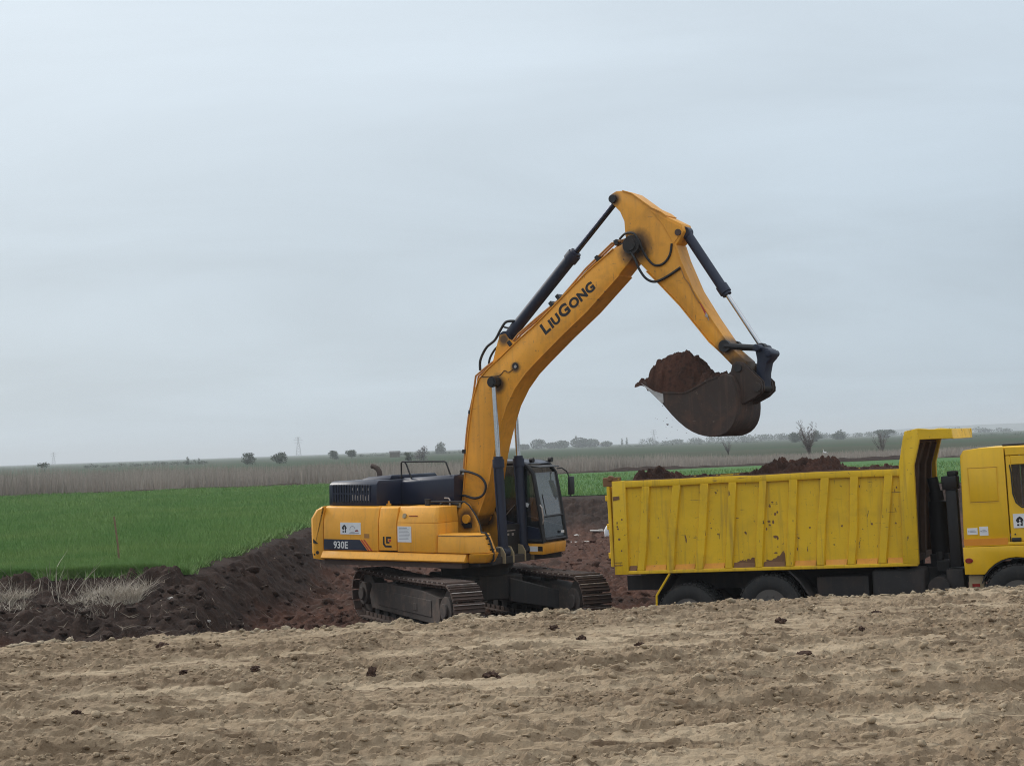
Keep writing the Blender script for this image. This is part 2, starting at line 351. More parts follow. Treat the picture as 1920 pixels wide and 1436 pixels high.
# ================================================================== THE LAND
A12 = R(12.1); CA, SA = math.cos(A12), math.sin(A12)
Q_CREST = 15.65
FIELD_Z = 1.25
def truck_ground(X, Y):
    a = (X - 1.73) * math.cos(R(23)) - (Y - 27.98) * math.sin(R(23)); l = -(X - 1.73) * math.sin(R(23)) - (Y - 27.98) * math.cos(R(23))
    z = np.interp(a, [-3, 1.2, 2.7, 6.7, 12], [-.05, -.15, 0.0, .16, .3])
    wgt = sst(3.5, 1.6, np.abs(l + 1.2)) * sst(-3.5, -.5, a)
    return z * wgt
def rut(q, c, wd): return np.exp(-((q - c) / wd) ** 2)
def road_h(X, Y, turned=False):
    p = X * CA + Y * SA; q = -X * SA + Y * CA
    qw = q + .10 * (vn(p * .35, q * .2, 5) - .5) * 2 + .05 * (vn(p * 1.1, q * .4, 6) - .5) * 2
    tb = sst(.40, .58, vn(q * .8 + 3, p * .07, 161)); gr = np.abs(((qw * 8.3 + .25 * vn(p * 2, q * 2, 162)) % 1) - .5) * 2; lg2 = sst(.3, .6, .5 + .5 * np.sin(p * 31 + np.floor(qw * 4.15) * 2.1))
    h = .02 * (fbm(p * .25, q * .4, 2, 1) - .5) - tb * (.011 * sst(.45, .8, gr) + .007 * lg2) * (.4 + .9 * vn(p * .9, q * .9, 163))
    rg = 0
    for c, wd, dep, s in ((8.55, .16, .07, 1), (9.15, .13, .06, 2), (9.75, .20, .115, 3), (10.55, .12, .05, 4), (11.2, .10, .035, 5), (11.75, .15, .075, 6),
                          (12.5, .10, .045, 7), (13.1, .13, .06, 8), (13.75, .10, .05, 9), (14.4, .12, .06, 10), (15.0, .09, .04, 11)):
        m = sst(.34 if s not in (3, 6, 8) else .15, .60 if s not in (3, 6, 8) else .48, vn(p * .38 + s * 7.7, s * 3.1 + q * 0, 30 + s)) * (.55 + .9 * vn(p * 1.3, q * .6, 50 + s))
        g = rut(qw, c, wd); sh = rut(qw, c + wd * 1.9, wd * .8) * .75 + rut(qw, c - wd * 1.9, wd * .8) * .5
        lug = .5 + .5 * np.sin(p * 24 + 2.5 * vn(p * 1.2, q * 2, 160) + (qw - c) * 22 * (1 if s % 2 else -1))
        g = sst(.25, .6, g); rg = np.maximum(rg, np.clip(m, 0, 1) * rut(qw, c, wd * 1.7)); h = h + .72 * dep * m * (.45 * sh - g) + .026 * m * rut(qw, c, wd) * sst(.3, .7, lug)
    crumb = sst(.49, .61, fbm(p * .55, q * 1.7, 4, 70)); crumb = np.maximum(crumb, .7 * sst(.56, .64, fbm(p * 1.2 + 5, q * 3.5, 3, 71)))
    crumb = np.maximum(crumb, .9 * sst(.35, .8, rg) * sst(.35, .6, fbm(p * 1.1, q * 2.5, 3, 72)))
    if turned: return crumb
    r1 = 1 - np.abs(2 * fbm(p * 2.6, q * 4.2, 3, 80) - 1); r2 = 1 - np.abs(2 * fbm(p * 7, q * 11, 3, 90) - 1)
    cl = sst(.55, .63, vn(p * 6.5, q * 9, 101)) * .45 + sst(.56, .64, vn(p * 11, q * 15, 103)) * .40 + sst(.56, .66, vn(X * 19, Y * 21, 104)) * .25
    strat = sst(.50, .60, fbm(p * .9, q * 3.0, 4, 106)) * .010 + sst(.52, .58, fbm(p * .5 + 9, q * 2.1, 4, 107)) * .014 + sst(.50, .545, fbm(p * 2.2, q * 6, 3, 108)) * .013 * (.25 + crumb) + sst(.50, .55, fbm(p * 4.3, q * 11, 3, 109)) * .012 * (.2 + crumb)   # low crusts with broken edges along the ruts
    h = h + strat + (.05 + .95 * crumb) * (.012 * (r1 - .6) + .022 * (r2 - .6) + .032 * cl) * (1 - .5 * sst(15.0, 15.5, q)) + .005 * (fbm(X * 14, Y * 14, 3, 110) - .5) + .014 * sst(.62, .70, vn(X * 13, Y * 13, 120)) + .012 * (vn(X * 33, Y * 33, 130) - .5)
    qc = Q_CREST + .10 * (vn(p * .5, p * 0, 140) - .5) + .03 * (vn(p * 4, p * 0, 141) - .5) + .03 * (vn(p * 11, p * 0, 142) - .5)
    notch = np.exp(-((p - 2.42) / .13) ** 2)
    edge = q - qc + .0
    bermb = .012 * np.exp(-((q - qc + .25) / .28) ** 2) * (.3 + vn(p * 2.2, q * 2, 150)) + .018 * sst(.5, .75, vn(p * 7, q * 7, 151)) * sst(-.6, -.1, edge)
    h = h + bermb - .12 * notch * sst(-.5, 0, edge)
    h = 1.665 + h
    h = h - np.clip(edge, 0, 9) * 1.0 - .06 * sst(-.05, .1, edge) - .02
    return h
def lin(a, b, d): return np.linspace(a, b, int(round((b - a) / d)) + 1)
def cat(*s):
    o = [s[0]]
    for k in s[1:]: o.append(k[1:])
    return np.concatenate(o)
M['sand'] = None
def sand_mat():
    m, nt, b = newmat('compacted_sandy_road')
    v = coords(nt); vl = coords(nt, (.30, 2.6, 1), (0, 0, -A12))
    n1 = noise_node(nt, vl, .75, 7, .68, .6); n2 = noise_node(nt, v, 7, 8, .68, .2); n3 = noise_node(nt, coords(nt, (1, .45, 1), (0, 0, -A12)), 34, 8, .72); n4 = noise_node(nt, vl, 3.2, 6, .65, .4)
    c = mixc(nt, mrange(nt, n1, .46, .56), (.375, .290, .195), (.285, .212, .138))
    c = mixc(nt, mrange(nt, n4, .54, .64, 0, 1.0), c, (.105, .069, .041))
    at = N(nt, 'ShaderNodeAttribute', attribute_name='turned')         # loose, damp soil turned up by wheels
    c = mixc(nt, mmul(nt, at.outputs['Fac'], mrange(nt, n2, .30, .58, .25, .95)), c, (.195, .138, .088))
    c = mixc(nt, mrange(nt, n2, .54, .72, 0, .6), c, (.42, .33, .225))
    c = mixc(nt, mrange(nt, n3, .56, .66, 0, .9), c, (.090, .058, .036))
    c = mixc(nt, mrange(nt, n3, .30, .22, 0, .8), c, (.50, .44, .35))
    LK(nt, c, b.inputs['Base Color']); b.inputs['Roughness'].default_value = .95; b.inputs['Specular IOR Level'].default_value = .15
    bump(nt, b, mmul(nt, n3, n2, 'ADD'), .7, .015)
    return m
M['sand'] = sand_mat()
road = grid('dirt_road', cat(lin(-60, -7, 1.0), lin(-7, 7.4, .021), lin(7.4, 60.4, 1.0)), cat(lin(-15, 7, .5), lin(7, 17.6, .022), lin(17.6, 20.6, .25)), road_h, 'sand')
road.data.polygons.foreach_set('use_smooth', np.zeros(len(road.data.polygons), bool))
ra = road.data.attributes.new('turned', 'FLOAT', 'POINT'); rc = np.empty(len(road.data.vertices) * 3, np.float32); road.data.vertices.foreach_get('co', rc); rc = rc.reshape(-1, 3)
ra.data.foreach_set('value', road_h(rc[:, 0].astype(float), rc[:, 1].astype(float), True).astype(np.float32))
tag(road, 'broad tan dirt haul road rutted by tyres in the foreground', kind='structure')

def pit_h(X, Y):
    jl = .35 * (fbm(Y * .6, X * .2, 3, 200) - .5)
    edge = X + 6.35 + jl
    hl = FIELD_Z * (1 - sst(0, 1.75, edge) * (.80 + .20 * sst(.4, 2.3, edge)))
    gy = np.interp(Y, [17, 24.6, 27.2, 28.5, 29.25, 29.62, 200], [.0, .0, .82, .95, 1.0, FIELD_Z, FIELD_Z])
    h = np.minimum(hl, gy)
    hf = FIELD_Z * sst(60.5, 66.8, Y + .8 * (fbm(X * .5, Y * 0, 3, 210) - .5) + np.where(X > 20, 0, 0))
    h = np.maximum(h, hf)
    ins = sst(FIELD_Z, FIELD_Z - .25, h)
    h = h + truck_ground(X, Y) * sst(.5, .1, h)
    r1 = 1 - np.abs(2 * fbm(X * 1.1, Y * 1.1, 4, 220) - 1); cl = sst(.52, .8, vn(X * 3.1, Y * 3.1, 230)); c2 = sst(.5, .8, vn(X * 6.5, Y * 6.5, 231))
    fl = sst(0.0, .5, np.abs(h - .0))
    calm = 1 - .75 * np.exp(-((X + .85) ** 2 + (Y - 31) ** 2) / 5.0)
    h = h + ins * calm * (.16 * (r1 - .72) + .07 * cl + .055 * c2 + .045 * sst(.52, .66, vn(X * 9, Y * 9, 232)) + .03 * sst(.5, .7, vn(X * 15, Y * 15, 233)) + .05 * (fbm(X * 2.2, Y * 2.2, 4, 240) - .5) * 2)
    # crumbly little scarp where the crop ends, facing the road
    lip = np.exp(-((Y - 29.45) / .28) ** 2) * (X < -6.2)
    h = h + lip * .17 * sst(.45, .8, vn(X * 1.3, Y * 1.2, 250)) * (.3 + .7 * vn(X * 6, Y * 6, 251) + .7 * sst(.5, .65, vn(X * 9, Y * 9, 252)))
    q = -X * SA + Y * CA
    return h - .03
def soil_mat():
    m, nt, b = newmat('dug_soil')
    v = coords(nt); s = N(nt, 'ShaderNodeSeparateXYZ'); LK(nt, v, s.inputs[0])
    n1 = noise_node(nt, v, .35, 5, .6, .6); n2 = noise_node(nt, v, 3.5, 7, .65, .3); n3 = noise_node(nt, v, 16, 8, .7)
    red = mixc(nt, mrange(nt, n2, .35, .65), (.095, .044, .029), (.058, .029, .020))
    blk = mixc(nt, mrange(nt, n2, .35, .65), (.023, .0145, .0115), (.042, .025, .018))
    lay = mmul(nt, mmul(nt, s.outputs[2], .9), mmul(nt, mmul(nt, n1, -.5, 'ADD'), 1.5), 'ADD')   # black topsoil over red subsoil
    c = mixc(nt, mrange(nt, lay, .10, .42), red, blk)
    c = mixc(nt, mrange(nt, n3, .55, .72, 0, .55), c, (.125, .068, .050))
    c = mixc(nt, mrange(nt, n3, .40, .25, 0, .6), c, (.009, .007, .0065))
    LK(nt, c, b.inputs['Base Color']); b.inputs['Roughness'].default_value = .95; b.inputs['Specular IOR Level'].default_value = .2
    bump(nt, b, n3, .9, .04)
    return m
M['dug'] = soil_mat()
pit = grid('excavated_ground', cat(lin(-60, -14, 1.0), lin(-14, 10, .05), lin(10, 60, .8)), cat(lin(16.6, 24, .5), lin(24, 42, .05), lin(42, 70, .14)), pit_h, 'dug')
tag(pit, 'freshly dug dark red and black soil of the excavation', kind='structure')

# green crop field, two sheets that meet behind the pit
def fz(X, Y): return FIELD_Z + .05 * (fbm(X * .25, Y * .25, 3, 300) - .5)
def y_far(x): return np.clip(118 + .42 * x, 98, 133)
def field_mat():
    m, nt, b = newmat('green_cereal_crop')
    v = coords(nt); vr = coords(nt, (1, .25, 1))
    n1 = noise_node(nt, v, .12, 4, .6, .5); n2 = noise_node(nt, v, 3.0, 6, .65); n3 = noise_node(nt, v, 30, 6, .7)
    c = mixc(nt, mrange(nt, n1, .35, .65), (.066, .155, .042), (.084, .180, .050))
    c = mixc(nt, mrange(nt, n2, .45, .7, 0, .5), c, (.046, .135, .034))
    c = mixc(nt, mrange(nt, n3, .35, .7, 0, .5), c, (.034, .105, .024))
    LK(nt, c, b.inputs['Base Color']); b.inputs['Roughness'].default_value = .8; b.inputs['Specular IOR Level'].default_value = .15
    bump(nt, b, n3, 1.0, .06)
    return m
M['field'] = field_mat()
def sheet(xs, ys): 
    X, Y = np.meshgrid(xs, ys); return X, Y
def field_build():
    V, Fq = [], []
    def part(X, Y):
        ny, nx = X.shape; o = sum(len(v) for v in V)
        V.append(np.stack([X, Y, fz(X, Y)], -1).reshape(-1, 3)); i = np.arange(nx * ny).reshape(ny, nx) + o
        Fq.append(np.stack([i[:-1, :-1], i[:-1, 1:], i[1:, 1:], i[1:, :-1]], -1).reshape(-1, 4))
    U, W = np.meshgrid(np.linspace(0, 1, 120), np.linspace(0, 1, 160))
    xr = -6.42; X = -70 + (xr + 70) * (1 - (1 - U) ** 2.2)
    Y0 = 29.75 + .25 * (fbm(X * .8, X * 0, 3, 310) - .5)
    Y = Y0 + (np.maximum(y_far(X), Y0 + 1) - Y0) * W ** 1.8
    jl = .35 * (fbm(Y * .6, X * .2, 3, 200) - .5)
    X = X - sst(.9, 1, U) * jl
    part(X, Y)
    U, W = np.meshgrid(np.linspace(0, 1, 120), np.linspace(0, 1, 50))
    X = -6.30 + U * 76; Y0 = 66.7 + .3 * (fbm(X * .8, X * 0, 3, 320) - .5); Y = Y0 + (y_far(X) - Y0) * W
    part(X, Y)
    o = npmesh('crop_field', np.concatenate(V), np.concatenate(Fq), 'field')
    tag(o, 'level green cereal field behind the excavation', kind='structure')
field_build()

# reedy fallow behind the crop, then open farmland to the horizon
M['fallow'] = earth('fallow_stubble', ((.16, .125, .095), (.12, .095, .075), (.20, .165, .13)), .25, bscale=6)
grid('fallow_ground', lin(-90, 95, 5), lin(96, 190, 4), lambda X, Y: np.where(Y < y_far(X) - 1.5, 1.0, 1.21) + .02 * vn(X, Y, 330), 'fallow')['kind'] = 'structure'
def far_mat():
    m, nt, b = newmat('distant_farmland')
    v = coords(nt, (.25, 1, 1)); n1 = noise_node(nt, v, .006, 3, .5); n2 = noise_node(nt, v, .05, 5, .6)
    c = mixc(nt, mrange(nt, n1, .48, .54), (.026, .050, .021), (.040, .048, .026))
    c = mixc(nt, mrange(nt, n2, .5, .7, 0, .5), c, (.075, .068, .048))
    LK(nt, c, b.inputs['Base Color']); b.inputs['Roughness'].default_value = .95; b.inputs['Specular IOR Level'].default_value = .1
    return m
M['far'] = far_mat()
g = MB()
for lo, hi in (((-6500, 188), (6500, 8500)), ((-6500, -150), (-58, 188)), ((58, -150), (6500, 188)), ((-58, -150), (58, -14))):
    g.add([(lo[0], lo[1], 1.19), (hi[0], lo[1], 1.19), (hi[0], hi[1], 1.19), (lo[0], hi[1], 1.19)], [(0, 1, 2, 3)])
tag(g.build('ground', 'far', smooth=0), 'flat farmland reaching to the hazy horizon', kind='structure')

# ------------------------------------------------------------------ blades (stuff)
def blades(name, P, hgt, wid, lean, mat, label, bend=.5, seg=2):
    n = len(P); ang = rng.uniform(0, 2 * math.pi, n); la = rng.uniform(0, 2 * math.pi, n)
    hgt = np.asarray(hgt); wid = np.asarray(wid); lean = np.asarray(lean) * np.ones(n)
    d = np.stack([np.cos(ang), np.sin(ang), np.zeros(n)], 1); L_ = np.stack([np.cos(la), np.sin(la), np.zeros(n)], 1)
    up = np.array([0, 0, 1.])
    def pt(t): return P + L_ * (lean * hgt * (t * (1 - bend) + bend * t * t))[:, None] + up * (hgt * (t - .25 * bend * lean * t * t))[:, None]
    if seg == 1:
        v = np.stack([P - d * wid[:, None] / 2, P + d * wid[:, None] / 2, pt(1.0)], 1).reshape(-1, 3); f = np.arange(3 * n).reshape(n, 3)
    else:
        m_ = pt(.55)
        v = np.stack([P - d * wid[:, None] / 2, P + d * wid[:, None] / 2, m_ + d * wid[:, None] * .4, m_ - d * wid[:, None] * .4, pt(1.0)], 1).reshape(-1, 3)
        b = np.arange(n)[:, None] * 5
        f = np.concatenate([b + np.array([0, 1, 2]), b + np.array([0, 2, 3]), b + np.array([3, 2, 4])])
    o = npmesh(name, v, f, mat, smooth=False); tag(o, label, name.split('_')[-1], kind='stuff'); return o
M['blade'] = foliage('cereal_blades', (.120, .245, .066), (.225, .315, .095), .35)
n = 320000
t = rng.uniform(0, 1, n); Y = 29.75 + 78 * t ** 2.2; xl = -.43 * Y - .5; X = xl + (-6.55 - xl) * rng.uniform(0, 1, n)
k = X < -6.5; X, Y = X[k], Y[k]
X = X - .35 * (fbm(Y * .6, X * .2, 3, 200) - .5)
n2 = 36000; X2 = rng.uniform(-6, 34, n2); Y2 = 66.9 + 45 * rng.uniform(0, 1, n2) ** 2
X = np.concatenate([X, X2]); Y = np.concatenate([Y, Y2])
dist = np.sqrt(X ** 2 + Y ** 2)
blades('young_cereal_grass', np.stack([X, Y, fz(X, Y) - .02], 1), rng.uniform(.10, .22, len(X)) * (.8 + .5 * vn(X * .7, Y * .7, 9)), .00050 * dist * rng.uniform(.7, 1.4, len(X)), .45, 'blade',
       'short green cereal blades covering the field', seg=1)
# ragged tufts hanging over the cut edge
n = 9000; Y = 29.8 + 36 * rng.uniform(0, 1, n) ** 1.7; jl = .35 * (fbm(Y * .6, -6.4 + Y * 0, 3, 200) - .5)
X = -6.42 - jl + rng.normal(0, .10, n) + .30 * (fbm(Y * 2.2, Y * 0, 3, 440) - .42)
n2 = 5000; X2 = rng.uniform(-14, -6.4, n2); Y2 = 29.72 + rng.normal(0, .10, n2) + .3 * (fbm(X2 * 2, X2 * 0, 3, 441) - .5)
X = np.concatenate([X, X2]); Y = np.concatenate([Y, Y2])
blades('field_edge_grass', np.stack([X, Y, np.full(len(X), FIELD_Z - .05)], 1), rng.uniform(.06, .24, len(X)), .0006 * Y * rng.uniform(.6, 1.3, len(X)), rng.uniform(.3, 1.3, len(X)), 'blade', 'ragged green blades hanging over the cut edge of the field', seg=1)
# weeds along the crop's edge and the dry stalks on the terrace
M['dry'] = foliage('dry_straw', (.54, .47, .38), (.33, .285, .23), 3.0)
M['weed'] = foliage('green_weeds', (.05, .10, .025), (.09, .12, .04), 1.0)
def pz(X, Y): return pit_h(np.asarray(X, float), np.asarray(Y, float))
n = 26000
X = -13.5 + 7.6 * rng.uniform(0, 1, n) ** 1.1; Y = 28.25 + rng.normal(0, .42, n) - .12 * (X + 9)
dens = fbm(X * 1.1, Y * 1.1, 3, 400); kk = (dens > .40) & (X < -6.7 + .5 * (dens - .4)); X, Y, dens = X[kk], Y[kk], dens[kk]
hh = rng.uniform(.09, .34, len(X)) * (.5 + 1.1 * sst(.42, .65, dens))
blades('dry_grass', np.stack([X, Y, pz(X, Y) - .03], 1), hh, rng.uniform(.005, .011, len(X)), rng.uniform(.3, 1.7, len(X)), 'dry', 'bleached dry grass matted along the terrace left of the pit')
n = 170
X = rng.uniform(-12.5, -6.9, n); Y = 28.5 + rng.normal(0, .5, n)
blades('dry_stalk_thicket', np.stack([X, Y, pz(X, Y) - .03], 1), rng.uniform(.3, .6, n), rng.uniform(.009, .014, n), rng.uniform(.1, 1.0, n), 'dry', 'taller pale dead stalks standing out of the dry grass', bend=.2)
n = 2600
X = rng.uniform(-13.5, -8.2, n); Y = rng.uniform(27.2, 28.4, n); kk = fbm(X * .8, Y * .8, 3, 410) > .47; X, Y = X[kk], Y[kk]
X = np.where(X > -9.6, X - 2.6, X)
blades('green_weeds', np.stack([X, Y, pz(X, Y) - .02], 1), rng.uniform(.08, .25, len(X)), rng.uniform(.02, .04, len(X)), .8, 'weed', 'green weeds creeping over the bank at the far left')
# broken stalks and roots strewn on the bank
def strewn(name, n, xr, yr, mat, label, lo=.08, hi=.38):
    X = rng.uniform(*xr, n); Y = rng.uniform(*yr, n); kk = (pz(X, Y) < 1.12); X, Y = X[kk], Y[kk]; n = len(X)
    L_ = rng.uniform(lo, hi, n); a = rng.uniform(0, 2 * math.pi, n); wv = rng.uniform(.004, .009, n)
    pts = []
    for s_ in (-.5, 0.0, .5):
        x = X + np.cos(a + s_ * .6) * L_ * s_; y = Y + np.sin(a + s_ * .6) * L_ * s_; z = pz(x, y) + .035 + .03 * abs(s_)
        pts.append(np.stack([x, y, z], 1))
    up = np.stack([np.zeros(n), np.zeros(n), wv], 1); sd = np.stack([-np.sin(a) * wv, np.cos(a) * wv, np.zeros(n)], 1)
    v = np.stack([pts[0], pts[0] + up * .5, pts[1] - sd, pts[1] + sd + up * 2, pts[2], pts[2] + up * .5], 1).reshape(-1, 3)
    b = np.arange(n)[:, None] * 6
    f = np.concatenate([b + np.array([0, 2, 3]), b + np.array([0, 3, 1]), b + np.array([2, 4, 5]), b + np.array([2, 5, 3])])
    tag(npmesh(name, v, f, mat, smooth=False), label, 'debris', kind='stuff')
M['straw'] = foliage('rotting_straw', (.24, .19, .14), (.14, .11, .085), 3.0)
strewn('dead_stalks', 260, (-12, -4.2), (25.2, 29), 'straw', 'broken pale stalks fallen down the black bank')
strewn('root_fragments', 420, (-6.3, 6), (26, 60), 'straw', 'thin pale roots and straw scattered over the dug soil', .06, .30)
# reeds
M['reed'] = foliage('dead_reed', (.43, .375, .32), (.29, .25, .215), .15)
n = 52000
X = rng.uniform(-62, 62, n); dd = rng.uniform(0, 1, n) ** 1.4 * 36; Y = y_far(X) + .8 + dd
hr = np.interp(X, [-60, -30, -8, 8, 24, 60], [2.05, 1.92, 1.60, 1.30, .80, .85]) * (.72 + .45 * vn(X * .35, Y * .1, 420)) * rng.uniform(.55, 1.05, n)
blades('reed_belt', np.stack([X, Y, np.full(n, 1.18)], 1), hr, rng.uniform(.035, .085, n), rng.uniform(.02, .25, n), 'reed', 'grey brown belt of dead reeds beyond the green field', seg=1)
# low dark spoil ridge along the crop's far edge
xs = lin(-60, 60, .35); V = []
for i, x in enumerate(xs):
    y = float(y_far(x)) - .3; hgt = .04 + .20 * float(sst(.5, .8, vn(x * .22, 0, 430))) + .15 * float(vn(x * 1.3, 0, 431))
    V += [(x, y - .9, 1.22), (x, y - .25, 1.22 + hgt), (x, y + .35, 1.22 + hgt * .8), (x, y + 1.2, 1.18)]
i = np.arange(len(xs) - 1)[:, None] * 4
Fq = np.concatenate([i + np.array([k, k + 4, k + 5, k + 1]) for k in range(3)])
tag(npmesh('spoil_ridge', V, Fq, 'dug'), 'low dark ridge of turned soil along the far edge of the field', kind='structure')
# clods and stones (stuff)
def scatter(name, P, S, mat, label, sub=1, seed=3):
    base = []
    for s in range(5):
        me = lump('tmp', 1, seed + s, sub, .62, (1.15, .95, .7)); base.append((np.array([v.co[:] for v in me.vertices]), np.array([p.vertices[:] for p in me.polygons]))); bpy.data.meshes.remove(me)
    V, Fq, o = [], [], 0
    for i in range(len(P)):
        b, f = base[i % 5]; a = rng.uniform(0, 6.28); c_, s_ = math.cos(a), math.sin(a)
        v = b @ np.array([[c_, s_, 0], [-s_, c_, 0], [0, 0, 1]]) * S[i] + P[i]; V.append(v); Fq.append(f + o); o += len(v)
    ob = npmesh(name, np.concatenate(V), np.concatenate(Fq), mat, smooth=False); tag(ob, label, 'debris', kind='stuff'); return ob
n = 7500; X = rng.uniform(-13, 9, n); Y = 24.5 + 36 * rng.uniform(0, 1, n) ** 1.6; Z = pz(X, Y); kk = Z < 1.1; X, Y, Z = X[kk], Y[kk], Z[kk]
scatter('soil_clods', np.stack([X, Y, Z], 1), rng.gamma(1.5, .022, len(X)) + .012, 'dug', 'loose clods of dark soil covering the excavation')
M['stone'] = earth('pale_stone', ((.30, .235, .155), (.42, .345, .25), (.22, .155, .10)), 3, bscale=40)
n = 30000; X = rng.uniform(-5.5, 6.3, n); Y = rng.uniform(7.6, 17.2, n); q = -X * SA + Y * CA; kk = (q < 15.7) & (road_h(X, Y, True) > rng.uniform(.1, .9, n)); X, Y = X[kk], Y[kk]
scatter('gravel', np.stack([X, Y, road_h(X, Y)], 1), rng.gamma(1.4, .0050, len(X)) + .004, 'sand', 'small stones and crumbs scattered over the sandy road')
n = 900; p = rng.uniform(-3, 9.5, n); q = Q_CREST - rng.exponential(.12, n) - .01; X = p * CA - q * SA; Y = p * SA + q * CA
scatter('verge_gravel', np.stack([X, Y, road_h(X, Y)], 1), rng.gamma(2, .006, n) + .005, 'stone', 'pale crumbs lining the road edge above the pit')
n = 260; X = rng.uniform(-9, -3.9, n); q = rng.uniform(15.7, 16.5, n); Y = (q + X * SA) / CA; 
scatter('turned_sand', np.stack([X, Y, np.full(n, 1.62) + rng.uniform(-.14, .07, n) - .25 * (q - 15.7)], 1), rng.gamma(2, .02, n) + .02, 'stone', 'crumbled sandy spoil on the road shoulder at far left')
# ================================================================== EXCAVATOR  (local x forward, -y is its right side, z up)
exc = empty('excavator', (-.85, 31.0, 0), (0, R(1.0), R(-32)))
tag(exc, 'yellow crawler excavator with navy hood lifting a full bucket over the truck', 'excavator')
YAW = R(-31)
# ---- undercarriage, turned 31 degrees under the house
def track_path(s, half=1.98, r=.455):
    """distance along the loop -> position x,z and tangent angle; bottom run sits at z = .06"""
    L1 = 2 * half; Lc = math.pi * r; T = 2 * (L1 + Lc); s %= T
    if s < L1: return -half + s, .055, 0.0
    s -= L1
    if s < Lc:
        a = s / r; return half + r * math.sin(a), .055 + r - r * math.cos(a), a
    s -= Lc
    if s < L1:
        sag = -.035 * math.sin(math.pi * s / L1); return half - s, .055 + 2 * r + sag, math.pi
    s -= L1; a = s / r
    return -half - r * math.sin(a), .055 + r + r * math.cos(a), math.pi + a
TL = 2 * (3.96 + math.pi * .455); NS = 50
sh = MB(); sh.box((-.096, -.30, -.014), (.096, .30, .014), 0)
for gx in (-.072, -.005, .062): sh.box((gx - .009, -.297, -.046), (gx + .009, .297, -.015), 0 if gx < 0 else 1)
for lx in (-.17, .10): sh.box((-.08, lx, .015), (.08, lx + .07, .085), 0)
shoe_me = sh.mesh('track_shoe', ['mudsteel', 'worn'], .004, 1)
trackshift = {}
for side in (-1, 1):
    yc = side * 1.295
    tf = MB()
    # side frame: long box girder with sloping ends
    tf.prism([(-1.55, .26), (1.62, .22), (1.72, .36), (1.66, .70), (.95, .78), (-.9, .80), (-1.5, .74), (-1.66, .5)], yc - side * .17, yc + side * .235)
    tf.box((-1.2, yc + side * .236, .34), (1.35, yc + side * .250, .64))
    tf.box((.55, yc + side * .250, .40), (.72, yc + side * .262, .53))
    tr = tf.build('crawler_track', 'trackmud', exc, .015, 1, label='dark mud-caked crawler track ' + ('nearest the road' if side < 0 else 'on the far side by the cab'))
    tr.rotation_euler = (0, 0, YAW)
    for k in range(NS):
        x, z, a = track_path(k * TL / NS)
        o = link('track_shoe', shoe_me, tr); o.location = (x, yc, z); o.rotation_euler = (0, -a, 0)
    for nm, cx, rr in (('sprocket', -1.98, .36), ('idler_wheel', 1.98, .40)):
        s = MB(); s.cyl((cx, yc - .12, .51), (cx, yc + .12, .51), rr, 28)
        s.cyl((cx, yc - .25, .51), (cx, yc + .25, .51), rr * .62, 24); s.cyl((cx, yc - .30, .51), (cx, yc + .30, .51), .13, 14)
        s.build(nm, 'trackmud', tr, .01, 1)
    for k in range(8):
        s = MB(); cx = -1.45 + k * .415; s.cyl((cx, yc - .16, .20), (cx, yc + .16, .20), .11, 14); s.build('track_roller', 'under', tr)
    for cx in (-.6, .6):
        s = MB(); s.cyl((cx, yc - .14, .82), (cx, yc + .14, .82), .075, 12); s.build('carrier_roller', 'under', tr)
    # mud lying on the top run
    for k in range(26):
        x = random.uniform(-1.7, 1.7); 
        if k == 0: mud = MB()
        r_ = random.uniform(.03, .09); c_ = (x, yc + random.uniform(-.22, .22), .985 - .035 * math.cos(x * .8))
        me = lump('t', r_, k + 50 * side, 1, .4, (1.4, 1.2, .5)); mud.add([Vector(c_) + v.co for v in me.vertices], [tuple(p.vertices) for p in me.polygons]); bpy.data.meshes.remove(me)
    md = mud.build('track_mud', 'dug', tr, smooth=60); md['kind'] = 'stuff'
lf = MB()
lf.plan([(-.8, -.62), (.8, -.62), (.8, .62), (-.8, .62)], .50, .96)
for sx in (-1, 1):
    for sy in (-1, 1):
        A = [(sx * .30, sy * .45, .46), (sx * .86, sy * .30, .46), (sx * .86, sy * .30, .92), (sx * .30, sy * .45, .92)]
        B = [(sx * .75, sy * 1.14, .30), (sx * 1.30, sy * 1.14, .30), (sx * 1.30, sy * 1.14, .66), (sx * .75, sy * 1.14, .66)]
        lf.loft(A, B)
lf.build('lower_frame', 'under', exc, .02, 1).rotation_euler = (0, 0, YAW)
s = MB(); s.cyl((0, 0, .94), (0, 0, 1.10), .66, 40); s.cyl((0, 0, 1.08), (0, 0, 1.20), .74, 40); s.build('swing_bearing', 'under', exc)
# ---- upper frame
s = MB(); s.plan([(-2.45, -1.28), (.95, -1.28), (.95, -.55), (1.0, -.42), (1.0, .42), (.95, .5), (1.15, 1.36), (-2.45, 1.36)], 1.19, 1.33)
s.build('deck_frame', 'under', exc, .01, 1)
